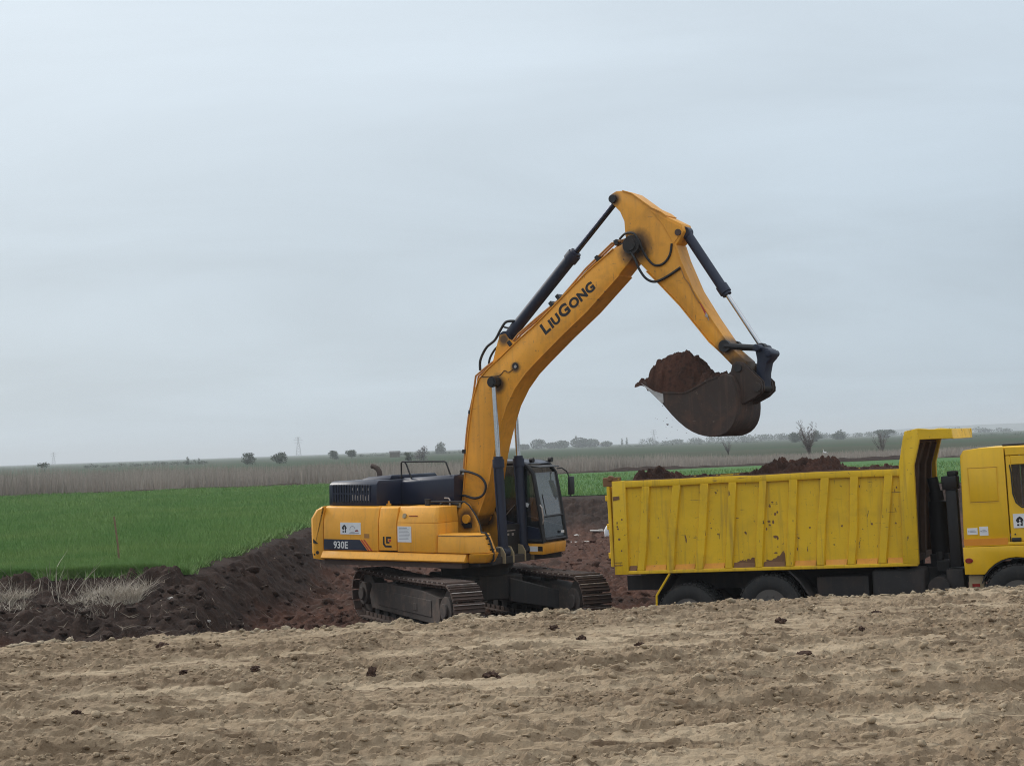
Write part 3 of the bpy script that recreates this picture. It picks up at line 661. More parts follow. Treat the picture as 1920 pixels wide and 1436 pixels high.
# counterweight: profile swept across the width, bulging to the rear
cw = MB(); ys = [-1.5, -1.46, -1.25, -.9, -.45, 0, .45, .9, 1.25, 1.46, 1.5]; rings = []
for y in ys:
    bl = .36 * (1 - (abs(y) / 1.5) ** 2.2); tr_ = .05 if abs(y) > 1.48 else 0
    rings.append([(-2.52, y, 1.26), (-2.78 - bl + tr_, y, 1.28), (-2.81 - bl + tr_, y, 1.42), (-2.82 - bl + tr_, y, 2.05), (-2.69 - bl + tr_, y, 2.22), (-2.55 - bl * .8 + tr_, y, 2.285 - tr_ * .5), (-2.52, y, 2.295 - tr_ * .5)])
n = 7; V = [p for r_ in rings for p in r_]; F_ = []
for i in range(len(ys) - 1):
    for k in range(n): F_.append((i * n + k, i * n + (k + 1) % n, (i + 1) * n + (k + 1) % n, (i + 1) * n + k))
F_ += [tuple(range(n)), tuple(range((len(ys) - 1) * n, len(ys) * n))]
cw.add(V, F_); cwo = cw.build('counterweight', 'exc', exc, .02, 2)
s = MB(); s.cyl((-2.66, -1.512, 1.40), (-2.66, -1.48, 1.40), .035, 12); s.cyl((-2.74, -1.505, 1.36), (-2.74, -1.48, 1.36), .02, 10)
s.prism([(-2.76, 1.66), (-2.64, 1.57), (-2.76, 1.58)], -1.512, -1.49); s.build('bolt_hole', 'ink', cwo)
# near-side body panels: upright below a crease at z 2.0, leaning in above it
def side_panel(name, x0, x1, z0, sgn=-1, mat='exc'):
    s = MB(); yo, yi = sgn * 1.5, sgn * 1.10
    pr = [(yo, z0), (yo, 2.0), (sgn * 1.43, 2.27), (sgn * 1.38, 2.295), (yi, 2.295), (yi, z0)]
    if sgn > 0: pr = pr[::-1]
    s.loft([(x0, y, z) for y, z in pr], [(x1, y, z) for y, z in pr]); return s.build(name, mat, exc, .012, 2)
door1 = side_panel('side_door', -2.505, -1.195, 1.455)
door2 = side_panel('side_door', -1.18, -.765, 1.475)
tankp = MB()
lowp = [(-.75, -1.5), (.10, -1.5), (.15, -1.44), (.15, -.77), (-.75, -.77)]; upp = [(-.75, -1.38), (.07, -1.38), (.11, -1.33), (.13, -.77), (-.75, -.77)]
tankp.loft([(x, y, 1.455) for x, y in lowp], [(x, y, 2.0) for x, y in lowp]); tankp.loft([(x, y, 2.0) for x, y in lowp], [(x, y, 2.295) for x, y in upp])
tank = tankp.build('fuel_tank', 'exc', exc, .015, 2)
side_panel('side_door', -2.505, -1.6, 1.455, 1); side_panel('side_door', -1.585, -.62, 1.455, 1)
# deck step and tool box ahead of the tank
s = MB(); s.loft([(.155, -1.5, 1.455), (.84, -1.5, 1.455), (1.12, -1.28, 1.455), (1.12, -.95, 1.455), (.155, -.95, 1.455)],
                 [(.155, -1.47, 1.80), (.74, -1.47, 1.80), (.97, -1.26, 1.80), (.97, -.95, 1.80), (.155, -.95, 1.80)])
tbx = s.build('tool_box', 'exc', exc, .02, 2)
s = MB(); s.loft([(.165, -1.479, 1.765), (.755, -1.479, 1.765), (.992, -1.268, 1.765), (.992, -.96, 1.765), (.165, -.96, 1.765)],
                 [(.165, -1.477, 1.774), (.752, -1.477, 1.774), (.988, -1.266, 1.774), (.988, -.96, 1.774), (.165, -.96, 1.774)]); s.build('lid_seam', 'under', tbx)
s = MB()
for zz in (1.50, 1.60, 1.70): s.box((1.10 - (zz - 1.455) * .44 - .02, -1.16, zz), (1.126 - (zz - 1.455) * .44, -1.02, zz + .022))
s.build('louvre', 'ink', tbx)
s = MB(); s.loft([(.79, -1.42, 1.27), (1.06, -1.22, 1.27), (1.06, -.93, 1.27), (.79, -.93, 1.27)], [(.80, -1.505, 1.448), (.86, -1.505, 1.448), (1.16, -1.27, 1.448), (1.16, -.93, 1.448), (.80, -.93, 1.448)][1:]); s.build('deck_corner', 'exc', exc, .02, 2)
# sloping skirt rail
s = MB(); pr = [(-1.50, 1.443), (-1.585, 1.312), (-1.56, 1.285), (-1.30, 1.285), (-1.30, 1.443)]
s.loft([(-2.53, y, z) for y, z in pr], [(.79, y * .985, z) for y, z in pr]); s.build('skirt_rail', 'exc', exc, .01, 2)
s = MB(); pr = [(1.50, 1.443), (1.57, 1.312), (1.56, 1.285), (1.30, 1.285), (1.30, 1.443)]; s.loft([(-2.53, y, z) for y, z in pr][::-1], [(-.6, y, z) for y, z in pr][::-1]); s.build('skirt_rail', 'exc', exc, .01, 2)
s = MB(); s.box((-2.5, -1.49, 1.18), (.7, -1.28, 1.283)); s.build('rail_lip', 'mudsteel', exc)
# ---- navy engine hood in two sections
hd = MB()
A = [(-2.52, -1.30, 2.30), (-2.52, -1.30, 2.70), (-2.50, -1.22, 2.765), (-2.50, 1.22, 2.765), (-2.52, 1.30, 2.70), (-2.52, 1.30, 2.30)]
B = [(-1.36, -1.30, 2.30), (-1.36, -1.30, 2.71), (-1.36, -1.22, 2.785), (-1.36, 1.22, 2.785), (-1.36, 1.30, 2.71), (-1.36, 1.30, 2.30)]
hd.loft(A, B); hood = hd.build('engine_hood', 'hood', exc, .02, 2)
hd = MB()
A = [(-1.355, -.52, 2.297), (-1.355, -.52, 2.72), (-1.355, -.44, 2.80), (-1.355, 1.22, 2.80), (-1.355, 1.30, 2.72), (-1.355, 1.30, 2.297)]
B = [(-.10, -.52, 2.297), (-.10, -.52, 2.80), (-.14, -.44, 2.865), (-.14, .40, 2.865), (-.10, .46, 2.80), (-.10, .46, 2.297)]
hd.loft(A, B); hd.build('front_hood', 'hood', exc, .02, 2)
hd = MB()
hd.loft([(-2.2, -.75, 2.768), (-1.45, -.75, 2.79), (-1.45, .9, 2.79), (-2.2, .9, 2.768)], [(-2.05, -.65, 2.83), (-1.45, -.68, 2.87), (-1.45, .8, 2.87), (-2.05, .8, 2.83)]); hd.build('hood_cover', 'hood', exc, .02, 2)
# grille in the hood: dark slots with bars, pale strips painted in as sky-lit gaps
s = MB(); s.box((-2.42, -1.306, 2.36), (-1.52, -1.298, 2.70)); s.build('grille_backing', 'ink', hood)
bar = MB(); bar.box((-.017, -.012, 0), (.017, .012, .33)); bme = bar.mesh('grille_bar', 'hood', .004, 1)
for k in range(15): o = link('grille_bar', bme, hood); o.location = (-2.41 + k * .0635, -1.312, 2.365)
s = MB(); s.box((-2.42, -1.322, 2.515), (-1.52, -1.300, 2.545)); s.build('grille_crossbar', 'hood', hood)
gm = MB()
for k in range(7, 14):
    x0 = -2.41 + k * .0635 + .02; gm.box((x0, -1.3095, 2.40), (x0 + .024, -1.3065, 2.49 + .02 * (k % 3))); 
    if k % 2: gm.box((x0, -1.3095, 2.59), (x0 + .022, -1.3065, 2.64))
gm.build('painted_sky_gap', 'worn', hood)
# exhaust
s = MB(); s.tube([(-2.18, -.10, 2.76), (-2.18, -.10, 2.86), (-2.19, -.10, 2.92), (-2.23, -.10, 2.98), (-2.31, -.10, 3.02), (-2.37, -.10, 3.03)], [.055, .055, .055, .052, .05, .05], 12)
s.build('exhaust_pipe', 'mudsteel', exc)
# handrail on the hood
s = MB(); y = -.46
s.tube([(-1.38, y, 2.79), (-1.38, y, 3.09), (-1.36, y, 3.12), (-.36, y, 3.12), (-.32, y, 3.10), (-.22, y, 2.86)], .016, 8)
s.tube([(-1.30, y, 3.12), (-1.26, y, 3.07), (-1.14, y, 2.79)], .016, 8); s.build('handrail', 'black', exc)
# fittings on the tank top
s = MB(); s.cyl((-.42, -.95, 2.29), (-.42, -.95, 2.40), .055, 16); s.cyl((-.42, -.95, 2.395), (-.42, -.95, 2.42), .06, 16); s.build('filler_cap', 'ink', exc)
s = MB(); s.cyl((-1.30, -1.0, 2.29), (-1.30, -1.0, 2.33), .05, 12); s.cyl((-1.30, -1.0, 2.33), (-1.30, -1.0, 2.38), .018, 8); s.build('latch_stud', 'exc', exc)
s = MB(); s.tube([(-.05, -.75, 2.29), (-.05, -.75, 2.40), (-.08, -.75, 2.43), (-.17, -.75, 2.43)], .014, 8); s.build('grab_handle', 'worn', exc)
s = MB(); s.tube([(-.30, -.7, 2.31), (-.2, -.72, 2.35), (-.1, -.68, 2.33), (.05, -.6, 2.31)], .025, 8); s.build('tank_hose', 'rubber', exc)
# rail running from the tank to the boom bracket, dropping to the deck
s = MB(); s.tube([(-.50, -.80, 2.36), (.32, -.80, 2.365), (.42, -.80, 2.30), (.58, -.80, 2.10), (.66, -.80, 1.93), (.70, -.80, 1.70), (.70, -.80, 1.33)], .016, 8); s.build('guard_rail', 'black', exc)
s = MB(); s.tube([(.88, -1.10, 1.82), (.985, -1.10, 1.80), (1.06, -1.10, 1.68), (1.14, -1.10, 1.46), (1.14, -1.10, 1.34), (1.05, -1.10, 1.22)], .02, 8); s.build('step_hose', 'rubber', exc)
# ---- decals on the near side
def plate(name, x0, x1, z0, z1, y, parent, mat='white', th=.004):
    s = MB(); s.box((x0, y - th, z0), (x1, y, z1)); return s.build(name, mat, parent)
y0 = -1.502
s = MB(); s.prism([(-2.50, 1.465), (-2.50, 1.665), (-1.63, 1.665), (-1.455, 1.465)], y0 - .003, y0); band = s.build('model_band', 'hood', door1)
text('model_number', [('930E', 1)], band, (-2.26, y0 - .005, 1.497), .185, 'decalwhite', bold=.004, thick=.001, sx=.92)
for dx, mt in ((.02, 'red'), (.085, 'red')):
    s = MB(); s.prism([(-1.63 + dx, 1.665), (-1.595 + dx, 1.665), (-1.42 + dx, 1.465), (-1.455 + dx, 1.465)], y0 - .0035, y0 - .0005); s.build('red_stripe', mt, door1)
lg = MB(); gx, gz, u = -1.08, 1.535, .20
lg.prism([(gx, gz + u), (gx + .035, gz + u), (gx + .035, gz + .07), (gx + .07, gz + .035), (gx + u, gz + .035), (gx + u, gz), (gx + .05, gz), (gx, gz + .05)], y0 - .003, y0)
lg.prism([(gx + .075, gz + u), (gx + u - .01, gz + u), (gx + u - .01, gz + u - .035), (gx + .11, gz + u - .035), (gx + .11, gz + .105), (gx + .15, gz + .105), (gx + .15, gz + .075), (gx + .075, gz + .075)], y0 - .003, y0)
lg.build('emblem', 'ink', door2); plate('emblem_square', gx + .135, gx + .185, gz + .105, gz + .15, y0, door2, 'red', .003)
def house_sign(parent, x0, z0, W, Hh, y, tilt=0):
    s = MB(); s.box((x0, y - .006, z0), (x0 + W, y, z0 + Hh)); pl = s.build('sign_plate', 'white', parent)
    u = Hh; cx = x0 + u * .42; zb = z0 + u * .15; yy = y - .008
    s = MB()
    s.prism([(cx - .24 * u, zb + .32 * u), (cx - .24 * u, zb + .42 * u), (cx - .12 * u, zb + .58 * u), (cx + .02 * u, zb + .66 * u), (cx + .16 * u, zb + .58 * u), (cx + .26 * u, zb + .42 * u), (cx + .26 * u, zb + .32 * u)], yy, y - .006)
    s.box((cx - .18 * u, yy, zb + .22 * u), (cx - .03 * u, y - .006, zb + .33 * u)); s.box((cx + .07 * u, yy, zb + .22 * u), (cx + .20 * u, y - .006, zb + .33 * u))
    s.box((cx - .18 * u, yy, zb), (cx - .03 * u, y - .006, zb + .13 * u)); s.box((cx + .05 * u, yy, zb), (cx + .20 * u, y - .006, zb + .13 * u)); s.box((cx + .12 * u, yy, zb + .1 * u), (cx + .20 * u, y - .006, zb + .25 * u))
    s.build('house_emblem', 'ink', pl)
    s = MB(); s.cyl((cx + .02 * u, yy - .001, zb + .40 * u), (cx + .02 * u, y - .006, zb + .40 * u), .055 * u, 12); s.build('emblem_dot', 'white', pl)
    s = MB(); ax, az = x0 + W * .60, z0 + u * .42; pts = [(ax + .30 * u * math.cos(a), az + .30 * u * math.sin(a)) for a in [R(t) for t in range(20, 205, 15)]]
    s.strip(pts, .05 * u, yy, y - .006); s.build('arch_emblem', 'greyink', pl)
    s = MB(); s.prism([(x0 + W * .72, z0 + u * .24), (x0 + W * .74, z0 + u * .36), (x0 + W * .84, z0 + u * .40), (x0 + W * .90, z0 + u * .27)], yy, y - .006); s.build('digger_emblem', 'lamp', pl)
    s = MB(); s.box((x0 + W * .44, yy, z0 + u * .10), (x0 + W * .93, y - .006, z0 + u * .15)); s.box((x0 + W * .50, yy, z0 + u * .17), (x0 + W * .70, y - .006, z0 + u * .20)); s.build('small_print', 'greyink', pl)
    return pl
house_sign(door1, -2.09, 1.765, .49, .225, -1.502)
nt_ = plate('notice_sheet', -.735, -.42, 1.64, 1.935, -1.502, tank, 'white', .004)
s = MB()
for k in range(9):
    zz = 1.90 - k * .026; s.box((-.70, -1.5075, zz), (-.70 + (.18 if k == 0 else random.uniform(.20, .25)), -1.506, zz + (.014 if k == 0 else .007)))
s.build('print_line', 'greyink', nt_)
# small orange dealer badge on the leaning part of the tank
s = MB(); zc, xc = 2.13, -.60
pts = [(xc + .05 * math.cos(a) * (1 if i % 2 else .7), zc + .045 * math.sin(a)) for i, a in enumerate([R(t) for t in range(0, 360, 30)])]
yb = -1.5 + (zc - 2.0) * .33
s.loft([(x, yb - .012 + (z - zc) * .33, z) for x, z in pts], [(x, yb + .004 + (z - zc) * .33, z) for x, z in pts]); s.build('dealer_badge', 'step', tank)
s = MB(); s.box((-.50, yb - .004, 2.122), (-.30, yb + .004, 2.136)); s.build('badge_lettering', 'lamp', tank)
plate('deck_decal', -1.52, -1.40, 1.70, 1.78, -1.502, door1, 'pipe', .002)
# ---- boom
boom_top = [(-.11, 2.05), (-.087, 2.342), (-.012, 2.956), (.065, 3.61), (.122, 3.946), (.205, 4.333), (.335, 4.671), (.521, 4.843), (.852, 5.083), (1.264, 5.398), (1.658, 5.675), (2.165, 6.087), (2.743, 6.55), (3.309, 6.936), (3.586, 7.06)]
boom_tip = [(3.70, 7.10), (3.80, 7.07), (3.84, 6.97), (3.80, 6.86)]
boom_bot = [(3.743, 6.80), (3.407, 6.46), (2.726, 5.847), (2.149, 5.405), (1.642, 4.99), (1.379, 4.765), (1.136, 4.487), (.938, 4.161), (.798, 3.80), (.707, 3.529), (.629, 3.256), (.52, 2.741), (.378, 2.365), (.25, 2.08), (.16, 1.88), (.0, 1.85)]
s = MB(); s.prism(boom_top + boom_tip + boom_bot, -.245, .245); boom = s.build('boom', 'arm', exc, .012, 2)
s = MB(); s.strip(boom_top[1:-1], .018, -.262, .262); s.build('boom_flange', 'arm', boom)
s = MB(); s.strip(boom_bot[1:-2], .018, -.262, .262); s.build('boom_flange', 'arm', boom)
text('boom_lettering', [('L', 1.0), ('IU', .80), ('G', 1.0), ('ONG', .80)], boom, (1.83, -.247, 5.455), .30, 'ink', ang=R(36.2), bold=.012, thick=.001, shear=.0, gap=.10, sx=1.10)
s = MB()                                                     # pierced through-hole boss seen on the side
s.cyl((1.158, -.262, 4.90), (1.158, .262, 4.90), .062, 20); s.build('boss_hole', 'ink', boom)
s = MB(); s.cyl((1.168, -.266, 4.885), (1.168, -.25, 4.885), .030, 14); s.build('boss_core', 'worn', boom)
s = MB(); s.cyl((.74, -.44, 4.605), (.74, .44, 4.605), .10, 20); s.cyl((.74, -.46, 4.605), (.74, .46, 4.605), .07, 16); s.build('cylinder_pin', 'black', boom)
s = MB(); s.cyl((3.70, -.32, 6.98), (3.70, .32, 6.98), .165, 24); s.cyl((3.70, -.35, 6.98), (3.70, .35, 6.98), .10, 18); s.build('arm_pivot', 'under', boom)
s = MB()
for y in (-.40, .33):
    s.prism([(-.16, 1.34), (-.10, 2.20), (.02, 2.34), (.14, 2.30), (.30, 2.02), (.55, 1.34)], y, y + .07)
br = s.build('boom_bracket', 'arm', exc, .01, 1)
s = MB(); s.cyl((.10, -.45, 2.02), (.10, .45, 2.02), .085, 20); s.build('foot_pin', 'exc', exc)
s = MB(); s.prism([(-.02, 1.93), (.20, 1.95), (.22, 1.86), (.05, 1.84)], -.425, -.405); s.build('pin_keeper', 'ink', br)
s = MB(); s.box((-.15, -.44, 2.24), (-.02, -.42, 2.34)); s.build('bracket_plate', 'step', br)
# steel pipes along the boom back, clamped
for y, off, r_ in ((-.17, .095, .021), (-.09, .085, .021), (.10, .085, .021), (.17, .095, .021)):
    P = [Vector((a, z)) for a, z in boom_top[2:]]; pts = []
    for i, p in enumerate(P):
        t_ = (P[min(i + 1, len(P) - 1)] - P[max(i - 1, 0)]).normalized(); q = p + Vector((-t_.y, t_.x)) * (off + .05 * math.sin(i * 1.9) * (i > 2)); pts.append((q.x, y, q.y))
    s = MB(); s.tube(pts, r_, 8); s.build('hydraulic_pipe', 'pipe', boom)
for a, z, an in ((-.05, 3.30, 85), (.11, 4.05, 80), (1.02, 5.33, 37), (1.95, 6.02, 39), (2.10, 6.14, 39), (2.95, 6.80, 35), (3.35, 7.06, 25)):
    s = MB(); s.rbox((a, 0, z), (.07, .46, .10), Matrix.Rotation(R(-an), 3, 'Y')); s.build('pipe_clamp', 'ink', boom)
s = MB(); s.prism([(.62, 4.98), (.74, 5.36), (.80, 5.50), (.90, 5.52), (.98, 5.42), (1.16, 5.33)], -.20, -.15); s.prism([(.62, 4.98), (.74, 5.36), (.80, 5.50), (.90, 5.52), (.98, 5.42), (1.16, 5.33)], .15, .20); s.build('cylinder_lug', 'arm', boom)
# hoses
def hose(pts, r=.022, parent=boom, name='hose', mat='rubber'):
    P = [Vector(p) for p in pts]; Q = []
    for i in range(len(P) - 1):
        a, b, c_, d = P[max(i - 1, 0)], P[i], P[i + 1], P[min(i + 2, len(P) - 1)]
        for k in range(6):
            t = k / 6; Q.append(.5 * ((2 * b) + (-a + c_) * t + (2 * a - 5 * b + 4 * c_ - d) * t * t + (-a + 3 * b - 3 * c_ + d) * t ** 3))
    Q.append(P[-1]); s = MB(); s.tube(Q, r, 8); return s.build(name, mat, parent)
hose([(-.10, -.30, 2.93), (.12, -.33, 2.91), (.38, -.34, 2.82), (.50, -.34, 2.66), (.44, -.34, 2.48), (.25, -.34, 2.41), (.0, -.33, 2.46), (-.12, -.3, 2.44)], .024)
hose([(-.14, -.2, 2.95), (-.19, -.22, 2.7), (-.20, -.24, 2.5), (-.14, -.26, 2.32)], .022); hose([(-.16, .1, 2.95), (-.24, .1, 2.7), (-.22, .1, 2.4)], .022)
hose([(.27, -.1, 4.85), (.28, -.1, 5.05), (.42, -.1, 5.28), (.62, -.1, 5.42), (.76, -.1, 5.62), (.88, -.1, 5.75), (1.05, -.08, 5.76)], .026)
hose([(.36, .05, 4.88), (.40, .05, 5.08), (.52, .05, 5.25), (.66, .05, 5.36), (.72, .05, 5.52)], .022)
hose([(.80, -.05, 5.66), (.92, -.06, 5.64), (1.0, -.06, 5.72), (1.08, -.06, 5.72)], .018)
hose([(3.42, -.2, 7.12), (3.58, -.27, 7.20), (3.78, -.32, 7.17), (3.88, -.30, 6.98), (3.95, -.24, 6.78), (4.10, -.215, 6.60), (4.28, -.21, 6.60), (4.42, -.21, 6.74), (4.47, -.21, 6.95)], .022)
hose([(3.66, -.30, 6.9), (3.78, -.32, 6.72), (3.86, -.30, 6.52), (3.98, -.27, 6.35), (4.14, -.24, 6.29), (4.35, -.22, 6.36), (4.63, -.21, 6.51)], .024)
hose([(3.60, -.22, 7.05), (3.66, -.28, 7.13), (3.76, -.28, 7.10), (3.80, -.26, 6.95)], .03)
hose([(.40, -.26, 4.72), (.60, -.255, 4.72), (.80, -.255, 4.73), (.92, -.255, 4.82), (1.0, -.255, 4.78), (1.10, -.255, 4.83)], .007, boom, 'grease_line')
# boom cylinders
def cylinder(name, p0, p1, split, rb, rr, parent=exc, gland=1.22, label=None, rod='chrome'):
    p0, p1 = Vector(p0), Vector(p1); d = (p1 - p0); m_ = p0 + d * split; u = d.normalized()
    s = MB(); s.tube([p0 - u * .02, m_ - u * .16, m_ - u * .155, m_], [rb, rb, rb * gland, rb * gland], 20); s.tube([m_, m_ + u * .05], [rb * gland * .8] * 2, 16)
    s.cyl(p0 + Vector((0, -rb * 1.05, 0)), p0 + Vector((0, rb * 1.05, 0)), rb * 1.15, 18); c_ = s.build(name, 'cylb', parent, label=label)
    s = MB(); s.cyl(m_ + u * .02, p1, rr, 16); s.build('piston_rod', rod, c_)
    s = MB(); s.cyl(p1 + Vector((0, -rr * 1.6, 0)), p1 + Vector((0, rr * 1.6, 0)), rr * 2.0, 18); s.build('rod_eye', 'black', c_)
    return c_
for y in (-.36, .36): 
    c_ = cylinder('boom_cylinder', (.885, y, 1.40), (.74, y, 4.605), .545, .092, .046)
    s = MB(); s.tube([(.86, y - .10, 1.62), (.80, y - .105, 2.6), (.77, y - .10, 3.05)], .014, 6); s.build('cylinder_line', 'cylb', c_)
for y in (-.52, -.22, .20, .50):
    s = MB(); s.prism([(.72, 1.20), (.74, 1.42), (.84, 1.52), (.95, 1.50), (1.02, 1.38), (1.02, 1.20)], y, y + .035); s.build('cylinder_mount', 'step', exc, .006, 1)
s = MB(); s.box((.72, -.30, 1.34), (.86, .30, 1.9)); s.build('front_valve_box', 'black', exc)
s = MB(); s.box((-.70, -.76, 1.33), (-.20, -.42, 2.20)); s.box((.2, -.92, 1.33), (.95, -.56, 1.50)); s.build('hydraulic_bay', 'under', exc, .01, 1)
s = MB(); s.box((.861, -.2, 1.78), (.868, .1, 1.80)); s.box((.861, -.18, 1.70), (.868, -.12, 1.74)); s.box((.861, -.02, 1.69), (.868, .04, 1.74)); s.build('valve_fitting', 'worn', exc)
cylinder('arm_cylinder', (.847, 0, 5.448), (3.28, 0, 7.86), .62, .112, .052, rod='darkrod', label='navy hydraulic cylinder lying along the top of the boom')
# ---- arm
arm_o = [(3.215, 7.86), (3.26, 7.95), (3.36, 7.995), (3.473, 7.99), (3.69, 7.915), (3.85, 7.795), (4.082, 7.62), (4.272, 7.525), (4.376, 7.44), (4.657, 7.29), (4.70, 7.16), (4.60, 6.98), (4.535, 6.92), (4.62, 6.652), (4.866, 6.086), (5.183, 5.577), (5.556, 5.044), (5.84, 4.80), (5.86, 4.66), (5.76, 4.56), (5.62, 4.66), (5.569, 4.765), (5.372, 4.978), (5.152, 5.175), (4.852, 5.539), (4.599, 5.846), (4.187, 6.273), (3.947, 6.51), (3.80, 6.66), (3.60, 6.95), (3.53, 7.17), (3.514, 7.434), (3.431, 7.616), (3.29, 7.76)]
s = MB(); s.prism(arm_o, -.195, .195); arm = s.build('arm', 'arm', exc, .010, 2)
s = MB(); s.strip([(4.535, 6.92), (4.62, 6.652), (4.866, 6.086), (5.183, 5.577), (5.52, 5.09)], .018, -.215, .215); s.build('arm_flange', 'arm', arm)
s = MB(); s.strip([(4.376, 7.46), (4.272, 7.54), (4.082, 7.635), (3.85, 7.81), (3.69, 7.93), (3.50, 8.0)], .018, -.21, .21); s.build('arm_flange', 'arm', arm)
s = MB(); s.strip([(5.60, 4.74), (5.372, 4.972), (5.152, 5.169), (4.852, 5.533), (4.599, 5.84), (4.187, 6.267), (3.947, 6.50)], .015, -.21, .21); s.build('arm_flange', 'arm', arm)
s = MB(); s.prism([(4.06, 7.58), (4.30, 7.30), (4.50, 6.95), (4.66, 7.12), (4.655, 7.24), (4.36, 7.40)], -.207, -.19); s.build('arm_gusset', 'arm', arm, .004, 1)
s = MB(); s.cyl((3.30, -.24, 7.86), (3.30, .24, 7.86), .075, 18); s.build('arm_pin', 'ink', arm)
s = MB(); s.cyl((4.60, -.23, 7.14), (4.60, .23, 7.14), .06, 16); s.build('arm_pin', 'mudsteel', arm)
s = MB(); s.prism([(4.985, 5.85), (5.02, 5.865), (5.12, 5.66), (5.085, 5.645)], -.199, -.194); s.build('red_sticker', 'red', arm)
s = MB(); s.cyl((5.115, -.215, 5.63), (5.115, -.19, 5.63), .028, 10); s.tube([(5.10, -.2, 5.68), (5.14, -.215, 5.60), (5.15, -.2, 5.55)], .01, 6); s.build('grease_fitting', 'worn', arm)
s = MB(); s.tube([(4.63, -.205, 6.51), (4.70, -.205, 6.32), (4.78, -.205, 6.22), (4.90, -.205, 5.98), (4.98, -.205, 5.86)], .009, 6); s.build('grease_line', 'pipe', arm)
cylinder('bucket_cylinder', (4.655, 0, 7.15), (6.06, 0, 5.03), .53, .088, .040, label='navy hydraulic cylinder along the front of the arm')
# ---- linkage and bucket
s = MB()
for y in (-.24, .24): s.tube([(5.466, y, 5.077), (6.06, y, 5.02)], [.06, .052], 10); s.cyl((5.466, y - .045, 5.077), (5.466, y + .045, 5.077), .105, 18)
s.cyl((5.466, -.25, 5.077), (5.466, .25, 5.077), .05, 12); s.build('guide_link', 'black', exc)
s = MB()
s.prism([(6.02, 5.06), (6.16, 5.03), (6.26, 4.99), (6.31, 4.92), (6.28, 4.84), (6.20, 4.76), (6.16, 4.58), (6.15, 4.34), (6.08, 4.27), (6.00, 4.34), (6.00, 4.60), (6.02, 4.82), (5.99, 4.98)], -.15, .15)
s.cyl((6.24, -.20, 4.92), (6.24, .20, 4.92), .065, 16); s.cyl((6.06, -.29, 5.02), (6.06, .29, 5.02), .065, 16); s.build('tipping_link', 'cylb', exc, .015, 2)
BS = [(3.954, 4.48), (4.16, 4.285), (4.367, 4.099), (4.54, 3.906), (4.67, 3.78), (4.813, 3.667), (4.93, 3.60), (5.046, 3.551), (5.17, 3.518), (5.299, 3.503), (5.41, 3.510), (5.501, 3.535), (5.585, 3.575), (5.654, 3.633), (5.71, 3.705), (5.748, 3.787), (5.772, 3.88), (5.783, 3.988), (5.782, 4.10), (5.778, 4.199)]
BT = [(5.743, 4.383), (5.678, 4.532), (5.579, 4.591), (5.447, 4.522), (5.243, 4.464), (5.0, 4.34), (4.797, 4.258), (4.372, 4.287)]
s = MB(); s.strip(BS + BT[:3], .04, -.50, .50)
bk = s.build('bucket', 'bucket', exc, label='dirty dark digging bucket')
for y in (-.525, .50):
    s = MB(); s.prism([(4.10, 4.36)] + BS[1:] + BT, y, y + .025); s.build('side_plate', 'bucket', bk, .005, 1)
    s = MB(); s.prism([(3.954, 4.48), (4.367, 4.10), (4.40, 4.12), (4.39, 4.27), (4.20, 4.33)], y - .012 if y < 0 else y + .026, y - .001 if y < 0 else y + .038); s.build('side_cutter', 'tooth', bk, .003, 1)
    s = MB(); s.strip([(4.372, 4.287), (4.797, 4.258), (5.0, 4.34), (5.243, 4.464), (5.447, 4.522)], .03, y - .012, y + .037); s.build('rim_bar', 'bucket', bk)
tt = MB(); tt.loft([(0, -.06, -.05), (0, .06, -.05), (0, .06, .05), (0, -.06, .05)], [(-.13, -.04, -.012), (-.13, .04, -.012), (-.13, .04, .012), (-.13, -.04, .012)]); tme = tt.mesh('bucket_tooth', 'bucket', .008, 1)
for k in range(5): o = link('bucket_tooth', tme, bk); o.location = (4.09, -.42 + k * .21, 4.365); o.rotation_euler = (0, R(43), 0)
for y in (-.30, -.20, .17, .27):
    s = MB(); s.prism([(5.56, 4.52), (5.62, 4.74), (5.70, 4.80), (5.82, 4.77), (6.02, 4.58), (6.16, 4.44), (6.17, 4.28), (6.06, 4.18), (5.79, 4.05), (5.72, 4.38)], y, y + .03); s.build('hinge_ear', 'bucket', bk, .004, 1)
s = MB(); s.cyl((5.738, -.34, 4.684), (5.738, .34, 4.684), .07, 16); s.cyl((6.08, -.34, 4.34), (6.08, .34, 4.34), .075, 16); s.build('bucket_pin', 'under', bk)
# ---- cab on the far side (y .43 to 1.43)
cb = MB(); cb.loft([(-.52, .43, 1.30), (1.28, .43, 1.30), (1.18, 1.45, 1.30), (-.52, 1.45, 1.30)], [(-.52, .43, 1.515), (1.31, .43, 1.515), (1.21, 1.45, 1.515), (-.52, 1.45, 1.515)])
cb.build('cab_plinth', 'exc', exc, .02, 2)
cab = MB()
cab.box((-.50, .46, 1.52), (1.16, 1.42, 1.60)); cab.box((-.50, .46, 1.60), (-.44, 1.42, 3.0))
cabo = cab.build('cab', 'black', exc)
def bar(name, pts, r, mat='black', parent=cabo, sq=False): s = MB(); s.tube(pts, r, 4 if sq else 8); return s.build(name, mat, parent)
